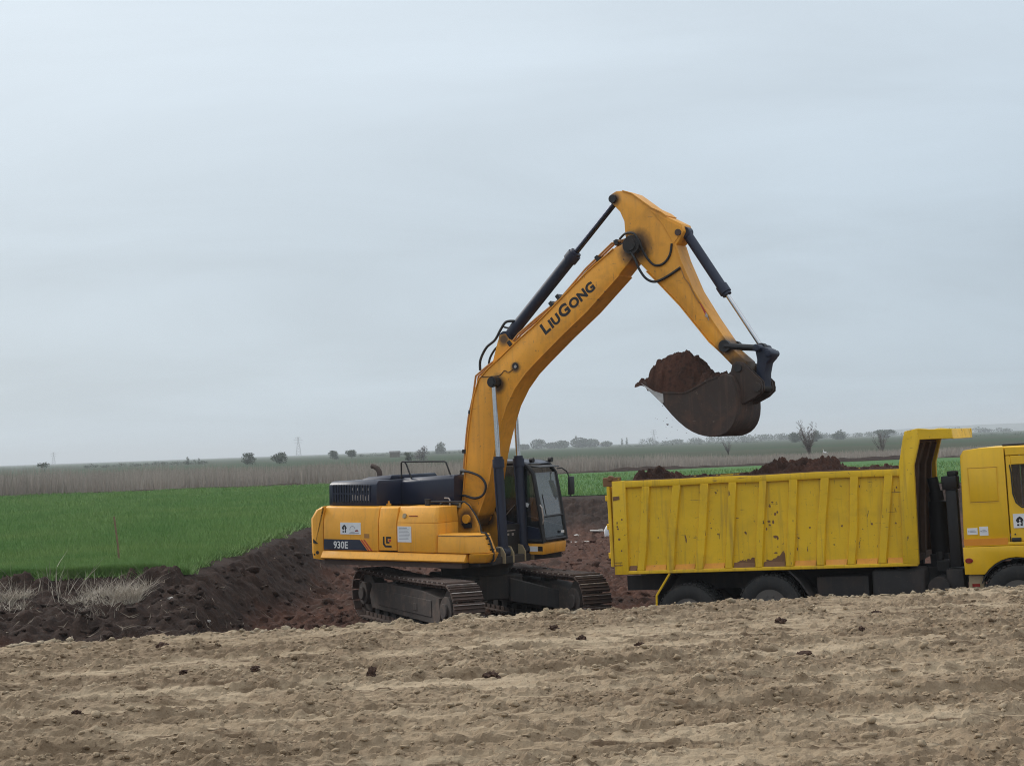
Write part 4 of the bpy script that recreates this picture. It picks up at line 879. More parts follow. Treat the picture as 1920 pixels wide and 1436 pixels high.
# pillars: front pair slope forward going down and round into the roof
for y in (.45, 1.42):
    dx = 0 if y < 1 else -.08
    bar('cab_pillar', [(.62, y, 3.05), (.84, y, 3.04), (.98 + dx, y, 2.97), (1.08 + dx, y, 2.84), (1.17 + dx, y, 2.35), (1.22 + dx, y, 2.05), (1.29 + dx, y, 1.54)], .045)
    bar('cab_pillar', [(-.46, y, 1.56), (-.46, y, 2.98), (-.42, y, 3.04), (.62, y, 3.05)], .045); bar('cab_pillar', [(.30, y, 1.60), (.30, y, 3.03)], .04)
    bar('cab_sill', [(-.46, y, 2.02), (.30, y, 2.02)], .035); bar('cab_sill', [(-.46, y, 1.56), (1.27 + dx, y, 1.56)], .045)
s = MB(); s.box((-.45, .437, 1.58), (.30, .455, 2.02)); s.prism([(.30, 1.58), (.30, 1.98), (.75, 1.88), (1.19, 1.80), (1.24, 1.58)], .437, .455); s.build('side_panel', 'hood', cabo)
s = MB(); s.box((-.45, 1.42, 1.58), (.30, 1.435, 2.02)); s.prism([(.30, 1.58), (.30, 1.98), (.75, 1.88), (1.12, 1.80), (1.18, 1.58)], 1.42, 1.435); s.build('side_panel', 'hood', cabo)
def pane(name, P, mat='glass', th=.006):
    a, b, c_ = Vector(P[0]), Vector(P[1]), Vector(P[2]); nrm = (b - a).cross(c_ - a).normalized() * th
    s = MB(); s.loft(P, [tuple(Vector(p) + nrm) for p in P]); return s.build(name, mat, cabo)
pane('side_window', [(-.44, .45, 2.04), (.28, .45, 2.04), (.28, .45, 3.0), (-.44, .45, 3.0)])
pane('side_window', [(.32, .45, 1.99), (.75, .45, 1.89), (1.19, .45, 1.81), (1.16, .45, 2.35), (1.06, .45, 2.83), (.94, .45, 2.98), (.32, .45, 3.0)])
pane('side_window', [(-.44, 1.42, 2.04), (.28, 1.42, 2.04), (.28, 1.42, 3.0), (-.44, 1.42, 3.0)]); pane('side_window', [(.32, 1.42, 1.99), (1.12, 1.42, 1.81), (1.0, 1.42, 2.80), (.86, 1.42, 2.98), (.32, 1.42, 3.0)])
pane('windscreen', [(1.225, .49, 2.04), (1.145, 1.38, 2.04), (1.005, 1.38, 2.86), (1.085, .49, 2.86)], 'glass2')
pane('lower_window', [(1.29, .49, 1.62), (1.205, 1.38, 1.62), (1.15, 1.38, 2.0), (1.232, .49, 2.0)], 'glass')
bar('window_rail', [(1.236, .48, 2.02), (1.155, 1.40, 2.02)], .02); bar('window_rail', [(1.30, .48, 1.58), (1.215, 1.40, 1.58)], .03)
bar('wiper', [(1.25, .62, 2.05), (1.19, .58, 2.45)], .010); bar('grab_bar', [(1.22, .44, 2.25), (1.27, .43, 2.2), (1.30, .43, 1.95), (1.27, .44, 1.88)], .014, 'worn')
s = MB(); s.loft([(-.50, .42, 3.05), (.80, .42, 3.05), (.97, .46, 3.03), (.90, 1.40, 3.03), (.72, 1.46, 3.05), (-.50, 1.46, 3.05)], [(-.44, .48, 3.12), (.74, .48, 3.11), (.90, .52, 3.07), (.83, 1.34, 3.07), (.66, 1.40, 3.11), (-.44, 1.40, 3.12)]); s.build('cab_roof', 'hood', cabo, .015, 2)
s = MB(); s.loft([(.92, .46, 2.98), (1.20, .50, 2.955), (1.12, 1.38, 2.955), (.84, 1.40, 2.98)], [(.92, .46, 3.01), (1.20, .50, 2.975), (1.12, 1.38, 2.975), (.84, 1.40, 3.01)]); s.build('sun_visor', 'black', cabo, .006, 1)
for y in (.60, 1.30): s = MB(); s.cyl((.93, y, 3.10), (1.00, y, 3.10), .05, 14); s.build('work_lamp', 'black', cabo)
# mirror
bar('mirror_arm', [(1.02, 1.44, 2.92), (1.10, 1.50, 2.93), (1.18, 1.56, 2.86), (1.22, 1.58, 2.75), (1.24, 1.58, 2.36)], .014)
s = MB(); s.box((1.21, 1.53, 2.40), (1.26, 1.73, 2.76)); s.build('mirror', 'black', cabo, .02, 2)
# inside: seat, levers, a sheet of white paper
s = MB(); s.box((-.15, .68, 1.60), (.40, 1.20, 2.02)); s.loft([(-.22, .70, 2.0), (-.05, .70, 2.0), (-.05, 1.18, 2.0), (-.22, 1.18, 2.0)], [(-.34, .74, 2.75), (-.22, .74, 2.75), (-.22, 1.14, 2.75), (-.34, 1.14, 2.75)]); s.build('operator_seat', 'seat', cabo, .04, 2)
s = MB(); s.box((-.10, .50, 1.60), (.55, .64, 2.15)); s.tube([(.50, .57, 2.1), (.56, .57, 2.28)], .02, 8); s.tube([(.5, 1.28, 2.1), (.56, 1.28, 2.28)], .02, 8); s.build('console', 'seat', cabo, .01, 1)
s = MB(); s.rbox((.93, .436, 2.25), (.08, .008, .075), Matrix.Rotation(R(20), 3, 'Y')); s.build('paper_note', 'white', cabo)
bar('lever_bar', [(.42, .43, 2.02), (.66, .43, 2.25)], .010, 'worn')
s = MB(); s.rbox((1.255, 1.22, 1.70), (.006, .14, .05), Matrix.Rotation(R(5), 3, 'Z')); s.build('white_sticker', 'white', cabo)
plate('white_sticker', .98, 1.16, 1.36, 1.46, .428, cabo, 'white', .004); plate('black_sticker', 1.17, 1.27, 1.37, 1.46, .428, cabo, 'ink', .004)

# ---- soil heaped in the bucket and crumbs dropping from it
def heap_mesh():
    prof = [(3.80, 4.46), (3.87, 4.53), (3.97, 4.58), (4.06, 4.68), (4.14, 4.78), (4.33, 4.90), (4.45, 4.935), (4.65, 4.965), (4.74, 4.93), (4.81, 4.87), (4.88, 4.76), (4.96, 4.67), (5.08, 4.58), (5.22, 4.53), (5.40, 4.54), (5.56, 4.52)]
    xs = np.linspace(3.80, 5.58, 150); ys_ = np.linspace(-.50, .50, 90); X, Y = np.meshgrid(xs, ys_)
    px, pz_ = zip(*prof); top = np.interp(X, px, pz_); base = np.interp(X, [3.80, 3.96, 4.37, 4.8, 5.25, 5.6], [4.40, 4.44, 4.27, 4.24, 4.44, 4.50])
    side = 1 - np.clip((np.abs(Y) / .50 - .45) / .55, 0, 1) ** 2.2
    Z = base + (top - base) * side
    r_ = fbm(X * 5, Y * 5, 5, 700, .62) - .5; Z = Z + r_ * .24 * side ** .3 + .05 * sst(.52, .64, vn(X * 11, Y * 11, 701)) * (side > .02)
    Xd = X + (fbm(X * 7, Y * 7, 3, 702) - .5) * .08; i = np.arange(X.size).reshape(X.shape)
    q = np.stack([i[:-1, :-1], i[:-1, 1:], i[1:, 1:], i[1:, :-1]], -1).reshape(-1, 4)
    return np.stack([Xd, Y, Z], -1).reshape(-1, 3), q
v_, q_ = heap_mesh(); hs = npmesh('soil_heap', v_, q_, 'soil', smooth=False)
hs.location = exc.location; hs.rotation_euler = exc.rotation_euler
tag(hs, 'big sticky mound of dark soil heaped in the raised excavator bucket', 'soil')
# ================================================================== TIPPER TRUCK (local x forward, y -1.25 is the side facing the road)
trk = empty('dump_truck', (2.223, 29.134, -.097), (0, R(-1.5), R(-23)))
tag(trk, 'yellow tipper truck with a scratched ribbed bed under the excavator bucket', 'dump truck')
YN, YF = -1.25, 1.25
bed = MB(); bed.box((.02, YN + .05, 1.20), (5.10, YF - .05, 1.30)); bedo = bed.build('bed_floor', 'inside', trk)
rr_ = random.Random(5)
for sg, y in ((-1, YN), (1, YF)):
    # side sheet, outside face set back from the ribs
    yo, yi = y - sg * .055, y - sg * .075
    s = MB(); s.prism([(.05, 1.24), (5.05, 1.24), (5.10, 2.70), (.07, 2.70)], yo, yi); sp = s.build('side_sheet', 'bed', trk)
    s = MB(); s.prism([(.06, 1.31), (5.04, 1.31), (5.09, 2.70), (.08, 2.70)], yi - sg * .001, yi - sg * .012); s.build('inner_lining', 'inside', sp)
    s = MB(); P = [(.24, 2.785), (1.2, 2.775), (2.0, 2.782), (2.6, 2.762), (3.6, 2.768), (4.99, 2.745)]
    s.prism([(x, z - .115) for x, z in P][::-1] + P, y - sg * .0, y - sg * .13); s.build('top_rail', 'bed', trk, .012, 2)
    s = MB(); s.prism([(x, z - .001) for x, z in P] + [(x, z + .012) for x, z in P][::-1], y - sg * .012, y - sg * .12); s.build('rail_cap', 'inside', trk)
    s = MB(); s.box((-.02, min(y, y - sg * .10), 1.165), (5.16, max(y, y - sg * .10), 1.225)); s.build('bottom_rail', 'bed', trk, .010, 1)
    # upright ribs, leaning and dented
    for k, x in enumerate([.367, .898, 1.412, 1.937, 2.463, 2.982, 3.502, 4.013, 4.518]):
        s = MB(); w0 = .16 + rr_.uniform(-.008, .012); ln = .122 + rr_.uniform(-.02, .02); dn = rr_.uniform(-.014, .014); bd = rr_.uniform(.45, .8)
        def ribz(z): return x + ln * (z - 1.27) + dn * math.sin((z - 1.23) / 1.43 * math.pi * bd * 2)
        zs = [1.226, 1.5, 1.8, 2.1, 2.4, 2.668]; R1 = []
        for z in zs:
            c0 = ribz(z); R1.append([(c0, yo, z), (c0 + .018, y + sg * .001, z), (c0 + w0 - .018, y + sg * .001, z), (c0 + w0, yo, z)])
        V = [p for r_ in R1 for p in r_]; F_ = []
        for i in range(len(zs) - 1):
            for j in range(4): F_.append((i * 4 + j, i * 4 + (j + 1) % 4, i * 4 + 4 + (j + 1) % 4, i * 4 + 4 + j))
        F_ += [(0, 1, 2, 3), tuple(range((len(zs) - 1) * 4, len(zs) * 4))]
        s.add(V, F_); s.build('bed_rib', 'bed', sp, .006, 1)
    # sloping ledges at the foot of each bay, some in old orange paint, some rusted through
    xs_ = [.24, .367, .898, 1.412, 1.937, 2.463, 2.982, 3.502, 4.013, 4.518, 4.93]
    for k in range(len(xs_) - 1):
        x0 = xs_[k] + (.165 if k else .0); x1 = xs_[k + 1] - .006
        s = MB(); hh = .085
        s.loft([(x0, yo, 1.226), (x0, y - sg * .008, 1.226), (x0, yo, 1.226 + hh)], [(x1, yo, 1.226), (x1, y - sg * .008, 1.226), (x1 + .008, yo, 1.226 + hh)])
        s.build('foot_ledge', 'bedrust' if k in (0, 5) else ('bedrust' if k == 4 and sg < 0 else 'ledge'), sp)
    # torn rust at the foot of the middle bays
    if sg < 0:
        for x0, x1, up in ((2.66, 2.985, .17), (2.16, 2.46, .07)):
            pts = [(x0, 1.30)]; n_ = 14
            for i in range(n_): t = i / (n_ - 1); pts.append((x0 + (x1 - x0) * t, 1.315 + up * t ** 1.6 * rr_.uniform(.55, 1.1) + rr_.uniform(0, .03)))
            pts.append((x1, 1.30)); s = MB(); s.prism(pts, yo - .003, yo + .002); s.build('rust_patch', 'bedrust', sp)
        for x, z, a_, b_ in [(2.78, 2.24, .02, .03), (2.83, 2.30, .025, .015), (2.86, 2.1, .018, .03), (2.75, 1.98, .03, .02), (2.82, 1.97, .02, .035), (2.90, 2.13, .02, .02), (2.84, 1.72, .05, .025), (2.88, 1.70, .02, .035), (2.70, 1.86, .015, .03), (2.83, 1.45, .035, .015), (2.76, 1.92, .02, .02), (2.87, 1.55, .012, .015), (1.28, 1.72, .012, .06), (1.27, 1.78, .015, .03), (2.2, 2.06, .04, .008), (2.34, 1.80, .015, .03), (3.43, 1.85, .02, .02), (3.97, 1.86, .02, .02), (4.46, 1.87, .02, .022), (4.85, 1.87, .018, .02), (3.37, 1.5, .01, .06), (3.2, 1.5, .01, .03), (4.22, 2.28, .015, .012), (2.33, 1.81, .02, .02), (1.85, 1.80, .015, .018), (.78, 1.78, .012, .02), (4.3, 2.5, .01, .03), (4.9, 2.45, .015, .02)]:
            s = MB(); pts = [(x + a_ * math.cos(t) * rr_.uniform(.6, 1.2), z + b_ * math.sin(t) * rr_.uniform(.6, 1.2)) for t in [i * math.pi / 4 for i in range(8)]]
            s.prism(pts, yo - .0025, yo + .001); s.build('rust_spot', 'bedrust', sp)
    # rear corner post and front post that folds forward into the cab guard
    s = MB(); s.prism([(-.03, 1.165), (.225, 1.165), (.262, 2.79), (.01, 2.79)], y + sg * .006, y - sg * .14); cp = s.build('corner_post', 'bed', trk, .012, 2)
    if sg < 0:
        s = MB(); s.prism([(.02, 2.52), (.14, 2.53), (.14, 2.47), (.02, 2.45)], y - .012, y - .004); s.box((-.03, y - .012, 1.32), (.12, y - .004, 1.335)); s.box((-.02, y - .012, 1.37), (.12, y - .004, 1.38)); s.build('hinge_gap', 'bedrust', cp)
        for x, z in ((.07, 2.0), (.08, 1.96), (.09, 1.78), (.12, 1.58), (.07, 2.07), (.16, 2.12)):
            s = MB(); s.cyl((x, y - .010, z), (x, y - .004, z), rr_.uniform(.012, .024), 9); s.build('rust_spot', 'bedrust', cp)
    s = MB(); s.prism([(4.97, 2.80), (5.055, 3.20), (5.10, 3.35), (5.31, 3.385), (5.33, 3.20), (5.21, 2.79), (5.18, 1.19), (4.925, 1.22), (4.955, 2.0)], y + sg * .008, y - sg * .11); s.build('front_post', 'bed', trk, .012, 2)
    s = MB(); s.prism([(5.312, 3.20), (5.312, 3.385), (5.50, 3.36), (5.85, 3.35), (5.85, 3.19)], y + sg * .006, y - sg * .04); s.build('guard_side', 'bed', trk, .008, 1)
s = MB(); s.strip([(5.03, 1.25), (5.06, 2.0), (5.12, 2.79), (5.25, 3.18)], .03, YN + .115, YF - .115); s.build('headboard', 'inside', trk)
for y in (-.75, 0, .72):
    s = MB(); s.strip([(5.035, 1.25), (5.065, 2.0), (5.125, 2.79), (5.24, 3.16)], -.07, y, y + .08); s.build('headboard_stay', 'inside', trk)
s = MB(); s.box((5.2, YN + .045, 3.19), (5.80, YF - .045, 3.215)); s.build('guard_roof', 'inside', trk)
s = MB(); s.prism([(5.825, 3.345), (5.78, 3.345), (5.83, 3.185), (5.86, 3.185)], YN + .045, YF - .045); s.build('guard_front', 'bed', trk, .006, 1)
s = MB(); s.box((-.10, YN + .02, 1.30), (-.04, YF - .02, 2.70)); tg = s.build('tailgate', 'bed', trk, .01, 1)
for z in (1.45, 1.95, 2.45): s = MB(); s.box((-.15, YN + .06, z), (-.101, YF - .06, z + .10)); s.build('tailgate_bar', 'bed', tg, .008, 1)
for y in (YN + .02, YF - .10):
    s = MB(); s.box((-.16, y, 2.70), (.16, y + .08, 2.86)); s.cyl((-.02, y - .02, 2.84), (-.02, y + .10, 2.84), .05, 12); s.build('tailgate_hinge', 'bedrust', tg, .01, 1)
# chassis
s = MB()
for y in (-.42, .36): s.box((-.1, y, .82), (7.5, y + .08, 1.08))
for x in (.1, 1.0, 2.0, 3.2, 4.4, 5.6): s.box((x, -.34, .86), (x + .12, .36, 1.02))
s.box((.3, -.55, 1.08), (5.0, -.38, 1.19)); s.box((.3, .38, 1.08), (5.0, .55, 1.19)); s.build('chassis_frame', 'under', trk)
def wheel(x, y, z, dual, sgn):
    W = .30; e = empty('wheel', (x, y, z)); e.parent = trk
    n = 40; prof = [(.29, -W / 2 * .8), (.34, -W / 2), (.46, -W / 2), (.515, -W / 2 * .82), (.53, -W / 2 * .5), (.53, W / 2 * .5), (.515, W / 2 * .82), (.46, W / 2), (.34, W / 2), (.29, W / 2 * .8)]
    for off in ((0, -sgn * .34) if dual else (0,)):
        s = MB(); V = []; F_ = []; m_ = len(prof)
        for i in range(n):
            a = 2 * math.pi * i / n
            for r_, yy in prof: V.append((r_ * math.cos(a), yy + off, r_ * math.sin(a)))
        for i in range(n):
            for k in range(m_): F_.append((i * m_ + k, i * m_ + (k + 1) % m_, ((i + 1) % n) * m_ + (k + 1) % m_, ((i + 1) % n) * m_ + k))
        s.add(V, F_)
        for i in range(n):
            a = 2 * math.pi * (i + .5) / n; m3 = Matrix.Rotation(-a, 3, 'Y')
            for yy, tw in ((-.07, .3), (.07, -.3)): s.rbox((.533 * math.cos(a), yy + off, .533 * math.sin(a)), (.022, .12, .052), m3 @ Matrix.Rotation(tw, 3, 'X'))
        s.build('tyre', 'tyre', e)
        s = MB(); yo = sgn * .10 if not dual else -sgn * .02
        s.tube([(0, -.12 + off, 0), (0, .12 + off, 0)], .30, 28)
        s.build('rim', 'rim', e, .01, 1)
    s = MB(); s.tube([(0, sgn * .10, 0), (0, sgn * .20, 0), (0, sgn * .215, 0)], [.13, .12, .08], 18)
    for k in range(10): a = k * math.pi / 5; s.cyl((.185 * math.cos(a), sgn * .115, .185 * math.sin(a)), (.185 * math.cos(a), sgn * .15, .185 * math.sin(a)), .018, 6)
    s.build('hub', 'rim', e)
for x, z, du in ((1.235, .436, True), (2.675, .555, True), (6.69, .61, False)):
    for y, sg in ((-1.08, -1), (1.08, 1)): wheel(x, y, z, du, sg)
    s = MB(); s.cyl((x, -.95, z), (x, .95, z), .09, 12); s.cyl((x, -.18, z), (x, .18, z), .22 if du else .1, 16); s.build('axle', 'under', trk)
# mudguards and flaps
for y in (YN + .02, YF - .06):
    s = MB(); s.tube([(.96, y, 1.16), (.70, y, .79), (.69, y, .62)], .020, 8); s.build('mudguard_bracket', 'bed', trk)
for ya, yb_ in ((YN + .03, -.62), (.62, YF - .03)):
    s = MB(); s.strip([(.72, .62), (.73, .80), (.97, 1.10)], .02, ya, yb_); s.build('rear_mud_flap', 'rubber', trk)
    s = MB(); s.strip([(3.02, 1.14), (3.20, .95), (3.36, .70)], .03, ya, yb_); s.build('front_mud_flap', 'under', trk)
# tanks, tip ram, air intake
s = MB(); s.box((4.39, -1.15, .56), (5.23, -.55, 1.12)); s.build('fuel_tank', 'under', trk, .06, 3)
s = MB(); s.cyl((4.75, -.9, 1.12), (4.75, -.9, 1.16), .05, 14); s.build('tank_cap', 'black', trk)
s = MB(); s.cyl((5.45, -1.12, .80), (5.45, -.55, .80), .17, 20); s.cyl((5.45, -.5, 1.0), (5.45, .3, 1.0), .12, 16); s.build('air_tank', 'under', trk)
s = MB(); s.box((3.45, -1.05, .60), (4.32, -.6, 1.02)); s.build('side_guard_box', 'under', trk, .03, 2)
s = MB(); s.tube([(5.36, 0, .95), (5.36, 0, 2.15)], .155, 24); s.tube([(5.36, 0, 2.15), (5.34, 0, 2.32)], .12, 24); s.tube([(5.34, 0, 2.30), (5.30, 0, 2.55)], .09, 18); s.box((5.22, -.28, 1.05), (5.52, .28, 1.28)); s.build('tipping_ram', 'black', trk)
s = MB(); s.box((5.36, -.62, 1.02), (5.58, -.30, 1.20)); s.cyl((5.42, -.55, 1.2), (5.42, -.55, 1.34), .06, 12); s.build('valve_block', 'under', trk, .015, 1)
s = MB(); s.box((5.62, -.86, 1.10), (5.80, -.62, 2.36)); s.loft([(5.58, -.90, 2.36), (5.82, -.90, 2.36), (5.82, -.58, 2.36), (5.58, -.58, 2.36)], [(5.57, -.92, 2.58), (5.82, -.92, 2.58), (5.82, -.56, 2.58), (5.57, -.56, 2.58)]); s.box((5.66, -.84, 2.58), (5.82, -.62, 2.66)); s.build('air_intake', 'black', trk, .02, 2)
s = MB(); s.box((5.56, -1.0, .62), (5.84, -.50, 1.08)); s.build('battery_box', 'under', trk, .03, 2)
# ---- cab
cabm = MB()
y0, y1 = -1.17, 1.17
def arch(cx, cz, r_, a0, a1, n=12): return [(cx + r_ * math.cos(a), cz + r_ * math.sin(a)) for a in [R(a0 + (a1 - a0) * i / n) for i in range(n + 1)]]
# shell in side outline, cut round the wheel arch; window hole left for the door glass
ar = arch(6.69, .66, .60, 146, 12)
low = [(5.88, 1.44), (5.885, 1.00)] + ar + [(7.30, .70), (7.90, .70), (7.93, 1.44)]
for ya, yb_ in ((y0 - .035, y0 + .02), (y1 - .02, y1 + .035)):
    s = MB(); s.prism(low, ya, yb_); s.build('cab_lower_body', 'truck', trk, .012, 2)
s = MB(); s.prism([(5.905, 1.445), (5.905, 1.50), (7.92, 1.50), (7.92, 1.445)], y0 - .022, y0 + .02); s.build('cab_shoulder', 'truck', trk, .01, 2)
s = MB(); s.box((5.90, y0 - .004, 1.462), (6.582, y0 - .0225, 1.565)); s.build('orange_stripe', 'orange', trk)
back = [(5.90, 1.50), (5.935, 2.90), (5.99, 2.985), (6.24, 3.01), (6.615, 3.01), (6.615, 1.50)]
s = MB(); s.prism(back, y0, y0 + .05); s.build('cab_rear_side', 'truck', trk, .012, 2)
s = MB(); s.prism(back, y1 - .05, y1); s.build('cab_rear_side', 'truck', trk, .012, 2)
for yy, sg in ((y0, -1), (y1, 1)):                       # door skin round its window
    s = MB()
    ya, yb_ = (yy, yy + .05) if sg < 0 else (yy - .05, yy)
    s.prism([(6.634, 1.50), (6.634, 2.86), (6.70, 2.86), (6.715, 2.60), (6.72, 2.26), (6.76, 2.12), (6.83, 2.055), (7.62, 2.02), (7.66, 1.50)], ya, yb_)
    s.prism([(6.70, 2.86), (6.708, 2.72), (7.30, 2.72), (7.30, 2.86)], ya, yb_); s.prism([(7.30, 2.86), (7.22, 2.72), (7.50, 2.05), (7.62, 2.02), (7.66, 2.02), (7.50, 2.5)], ya, yb_)
    d_ = s.build('cab_door', 'truck', trk, .008, 1)
    s = MB(); s.prism([(6.70, 2.74), (6.71, 2.26), (6.75, 2.11), (6.82, 2.04), (7.53, 2.01), (7.22, 2.74)], yy - sg * .022, yy - sg * .028); s.build('door_window', 'glass', d_)
    s = MB(); s.strip([(6.70, 2.72), (6.715, 2.60), (6.72, 2.26), (6.76, 2.12), (6.83, 2.055), (7.50, 2.03)], -.022, yy - sg * .01, yy + sg * .006); s.build('window_seal', 'rubber', d_)
    s = MB(); s.box((6.64, yy - .03 if sg < 0 else yy + .002, 1.503), (6.79, yy - .002 if sg < 0 else yy + .03, 1.565)); s.build('door_handle', 'ink', d_, .012, 2)
    s = MB(); s.prism([(6.63, 2.87), (6.63, 3.005), (7.1, 2.99), (7.42, 2.90), (7.52, 2.55), (7.46, 2.55), (7.31, 2.87)], ya, yb_); s.build('cantrail', 'truck', trk, .008, 1)
    if sg < 0:
        s = MB(); s.cyl((6.70, yy - .012, 1.62), (6.70, yy - .001, 1.62), .013, 10); s.build('door_lock', 'ink', d_)
        house_sign(d_, 6.685, 1.715, .52, .225, yy - .002)
s = MB(); s.prism([(5.935, 2.90), (5.99, 2.987), (6.24, 3.012), (6.9, 3.01), (7.15, 2.985), (7.42, 2.90), (7.40, 2.87), (7.12, 2.94), (6.9, 2.965), (6.24, 2.967), (6.0, 2.94), (5.96, 2.88)], y0 + .051, y1 - .051); s.build('cab_roof', 'truck', trk, .01, 1)
s = MB(); s.box((6.5, -.30, 3.012), (6.9, .3, 3.05)); s.build('roof_hatch', 'ink', trk, .012, 1)
s = MB(); s.prism([(5.905, 1.2), (5.94, 2.88), (5.97, 2.90), (5.945, 1.2)], y0 + .051, y1 - .051); s.build('cab_back_wall', 'truck', trk)
s = MB(); s.box((5.95, y0 + .06, 1.40), (7.85, y1 - .06, 1.46)); s.build('cab_floor', 'ink', trk)
s = MB(); s.prism([(7.66, 1.50), (7.66, 2.02), (7.72, 2.02), (7.95, 1.44), (7.93, .55), (7.80, .55), (7.80, 1.44)], y0 + .0, y1); s.build('cab_front', 'truck', trk, .02, 2)
s = MB(); s.prism([(7.70, 2.03), (7.44, 2.88), (7.46, 2.885), (7.72, 2.04)], y0 + .06, y1 - .06); s.build('windscreen', 'glass2', trk)
s = MB()
for yy in (y0 + .0, y1 - .06): s.prism([(7.66, 2.02), (7.40, 2.90), (7.46, 2.91), (7.73, 2.02)], yy, yy + .06)
s.build('windscreen_pillar', 'truck', trk, .006, 1)
s = MB(); s.box((7.78, y0 - .03, .45), (8.0, y1 + .03, .85)); s.build('bumper', 'truck', trk, .04, 2)
for yy in (-.95, .70): s = MB(); s.box((7.98, yy, .58), (8.02, yy + .28, .78)); s.build('headlamp', 'headlamp', trk, .02, 1)
for k in range(4): s = MB(); s.box((7.93 - k * .02, -.75, 1.0 + k * .12), (7.985 - k * .02, .75, 1.06 + k * .12)); s.build('grille_bar', 'ink', trk)
for sg in (-1, 1): 
    s = MB(); s.box((7.58, sg * 1.40 - .11, 2.05), (7.68, sg * 1.40 + .11, 2.55)); s.tube([(7.55, sg * 1.18, 2.62), (7.62, sg * 1.38, 2.60)], .02, 8); s.build('door_mirror', 'ink', trk, .02, 1)
    s = MB(); s.box((5.93, sg * 1.02 - .12, .70), (6.165, sg * 1.02 + .12, .985)); s.build('cab_step', 'step', trk, .012, 1)
s = MB(); s.box((5.98, -1.146, .80), (6.10, -1.140, .85)); s.build('step_reflector', 'lamp', trk)
# recessed locker panel, stickers, marker lamp on the cab's side
s = MB(); s.strip([(6.03, 2.70), (6.03, 2.16), (6.06, 2.13), (6.47, 2.13), (6.50, 2.16), (6.50, 2.70), (6.03, 2.70)], .012, y0 - .006, y0 + .004); s.build('locker_frame', 'truck', trk)
s = MB(); s.box((6.05, y0 - .010, 2.155), (6.48, y0 + .001, 2.685)); s.build('locker_panel', 'truck', trk, .008, 2)
s = MB(); s.strip([(6.04, 2.145), (6.49, 2.145)], .006, y0 - .0075, y0 + .002); s.strip([(6.032, 2.695), (6.498, 2.695)], .005, y0 - .0075, y0 + .002); s.build('locker_seam', 'pipe', trk)
for x0, x1, z0, z1 in ((5.965, 6.125, 1.635, 1.74), (6.155, 6.29, 1.615, 1.757)):
    pl = plate('side_sticker', x0, x1, z0, z1, y0 - .001, trk, 'white', .004)
    s = MB(); s.cyl((x0 + .025, y0 - .008, (z0 + z1) / 2), (x0 + .025, y0 - .005, (z0 + z1) / 2), .010, 8); s.box((x0 + .045, y0 - .007, (z0 + z1) / 2 - .012), (x1 - .02, y0 - .005, (z0 + z1) / 2 - .002)); s.box((x0 + .045, y0 - .007, (z0 + z1) / 2 + .008), (x1 - .04, y0 - .005, (z0 + z1) / 2 + .016)); s.build('sticker_print', 'greyink', pl)
s = MB(); pts = [(5.965 + .062 * math.cos(a), 1.225 + .042 * math.sin(a)) for a in [R(t) for t in range(0, 360, 20)]]; s.prism(pts, y0 - .052, y0 - .034); s.build('marker_lamp', 'lamp', trk, .006, 1)
s = MB(); s.box((5.90, y0 + .03, 1.24), (6.3, y0 + .06, 1.36)); s.build('inner_wing', 'ink', trk)
s = MB(); s.strip(arch(6.69, .66, .595, 160, 8, 14), -.02, y0 - .02, y0 + .45); s.strip(arch(6.69, .66, .595, 160, 8, 14), -.02, y1 - .45, y1 + .02); s.build('wheel_arch_liner', 'ink', trk)
# ---- load
def load_mesh():
    xs = np.linspace(.10, 5.0, 260); ys_ = np.linspace(-1.16, 1.16, 130); X, Y = np.meshgrid(xs, ys_)
    base = np.interp(X, [0, .15, .3, .5, .75, 1.6, 2.1, 2.35, 2.6, 2.75, 2.95, 3.15, 3.38, 3.5, 3.6, 3.72, 4.2, 5.0], [2.55, 2.76, 2.88, 2.78, 2.66, 2.64, 2.66, 2.72, 2.85, 2.88, 2.81, 2.82, 2.90, 2.88, 2.82, 2.68, 2.66, 2.64])
    sd = 1 - (np.abs(Y) / 1.16) ** 3; low = 2.50 + .18 * sst(-.5, .7, Y)
    Z = low + (base - low) * np.clip(sd, 0, 1) + (fbm(X * 4.2, Y * 4.2, 5, 800, .62) - .5) * (.12 + .18 * sst(2.68, 2.8, base)) * np.clip(sd * 2, .2, 1) + .07 * sst(.52, .62, vn(X * 7, Y * 7, 801)) + .05 * sst(.52, .62, vn(X * 13, Y * 13, 802)) * np.clip(sd * 2, 0, 1)
    i = np.arange(X.size).reshape(X.shape); q = np.stack([i[:-1, :-1], i[:-1, 1:], i[1:, 1:], i[1:, :-1]], -1).reshape(-1, 4)
    return np.stack([X, Y, Z], -1).reshape(-1, 3), q
v_, q_ = load_mesh(); ld = npmesh('soil_load', v_, q_, 'soil', smooth=False); ld.location = trk.location; ld.rotation_euler = trk.rotation_euler
tag(ld, 'lumpy dark red soil loaded in the yellow truck bed', 'soil')
# ================================================================== SMALL THINGS
stake = MB(); stake.tube([(0, 0, -.1), (.0, 0, .4), (-.045, 0, 1.02)], [.024, .022, .02], 6)
M['stakewood'] = plain('weathered_wood', (.20, .13, .08), .9, 0, .3)
o = stake.build('wooden_stake', 'stakewood'); o.location = (-8.05, 32.4, 1.22); o.rotation_euler = (0, R(-2), 0); tag(o, 'thin weathered survey stake standing at the near edge of the green field', 'stake')
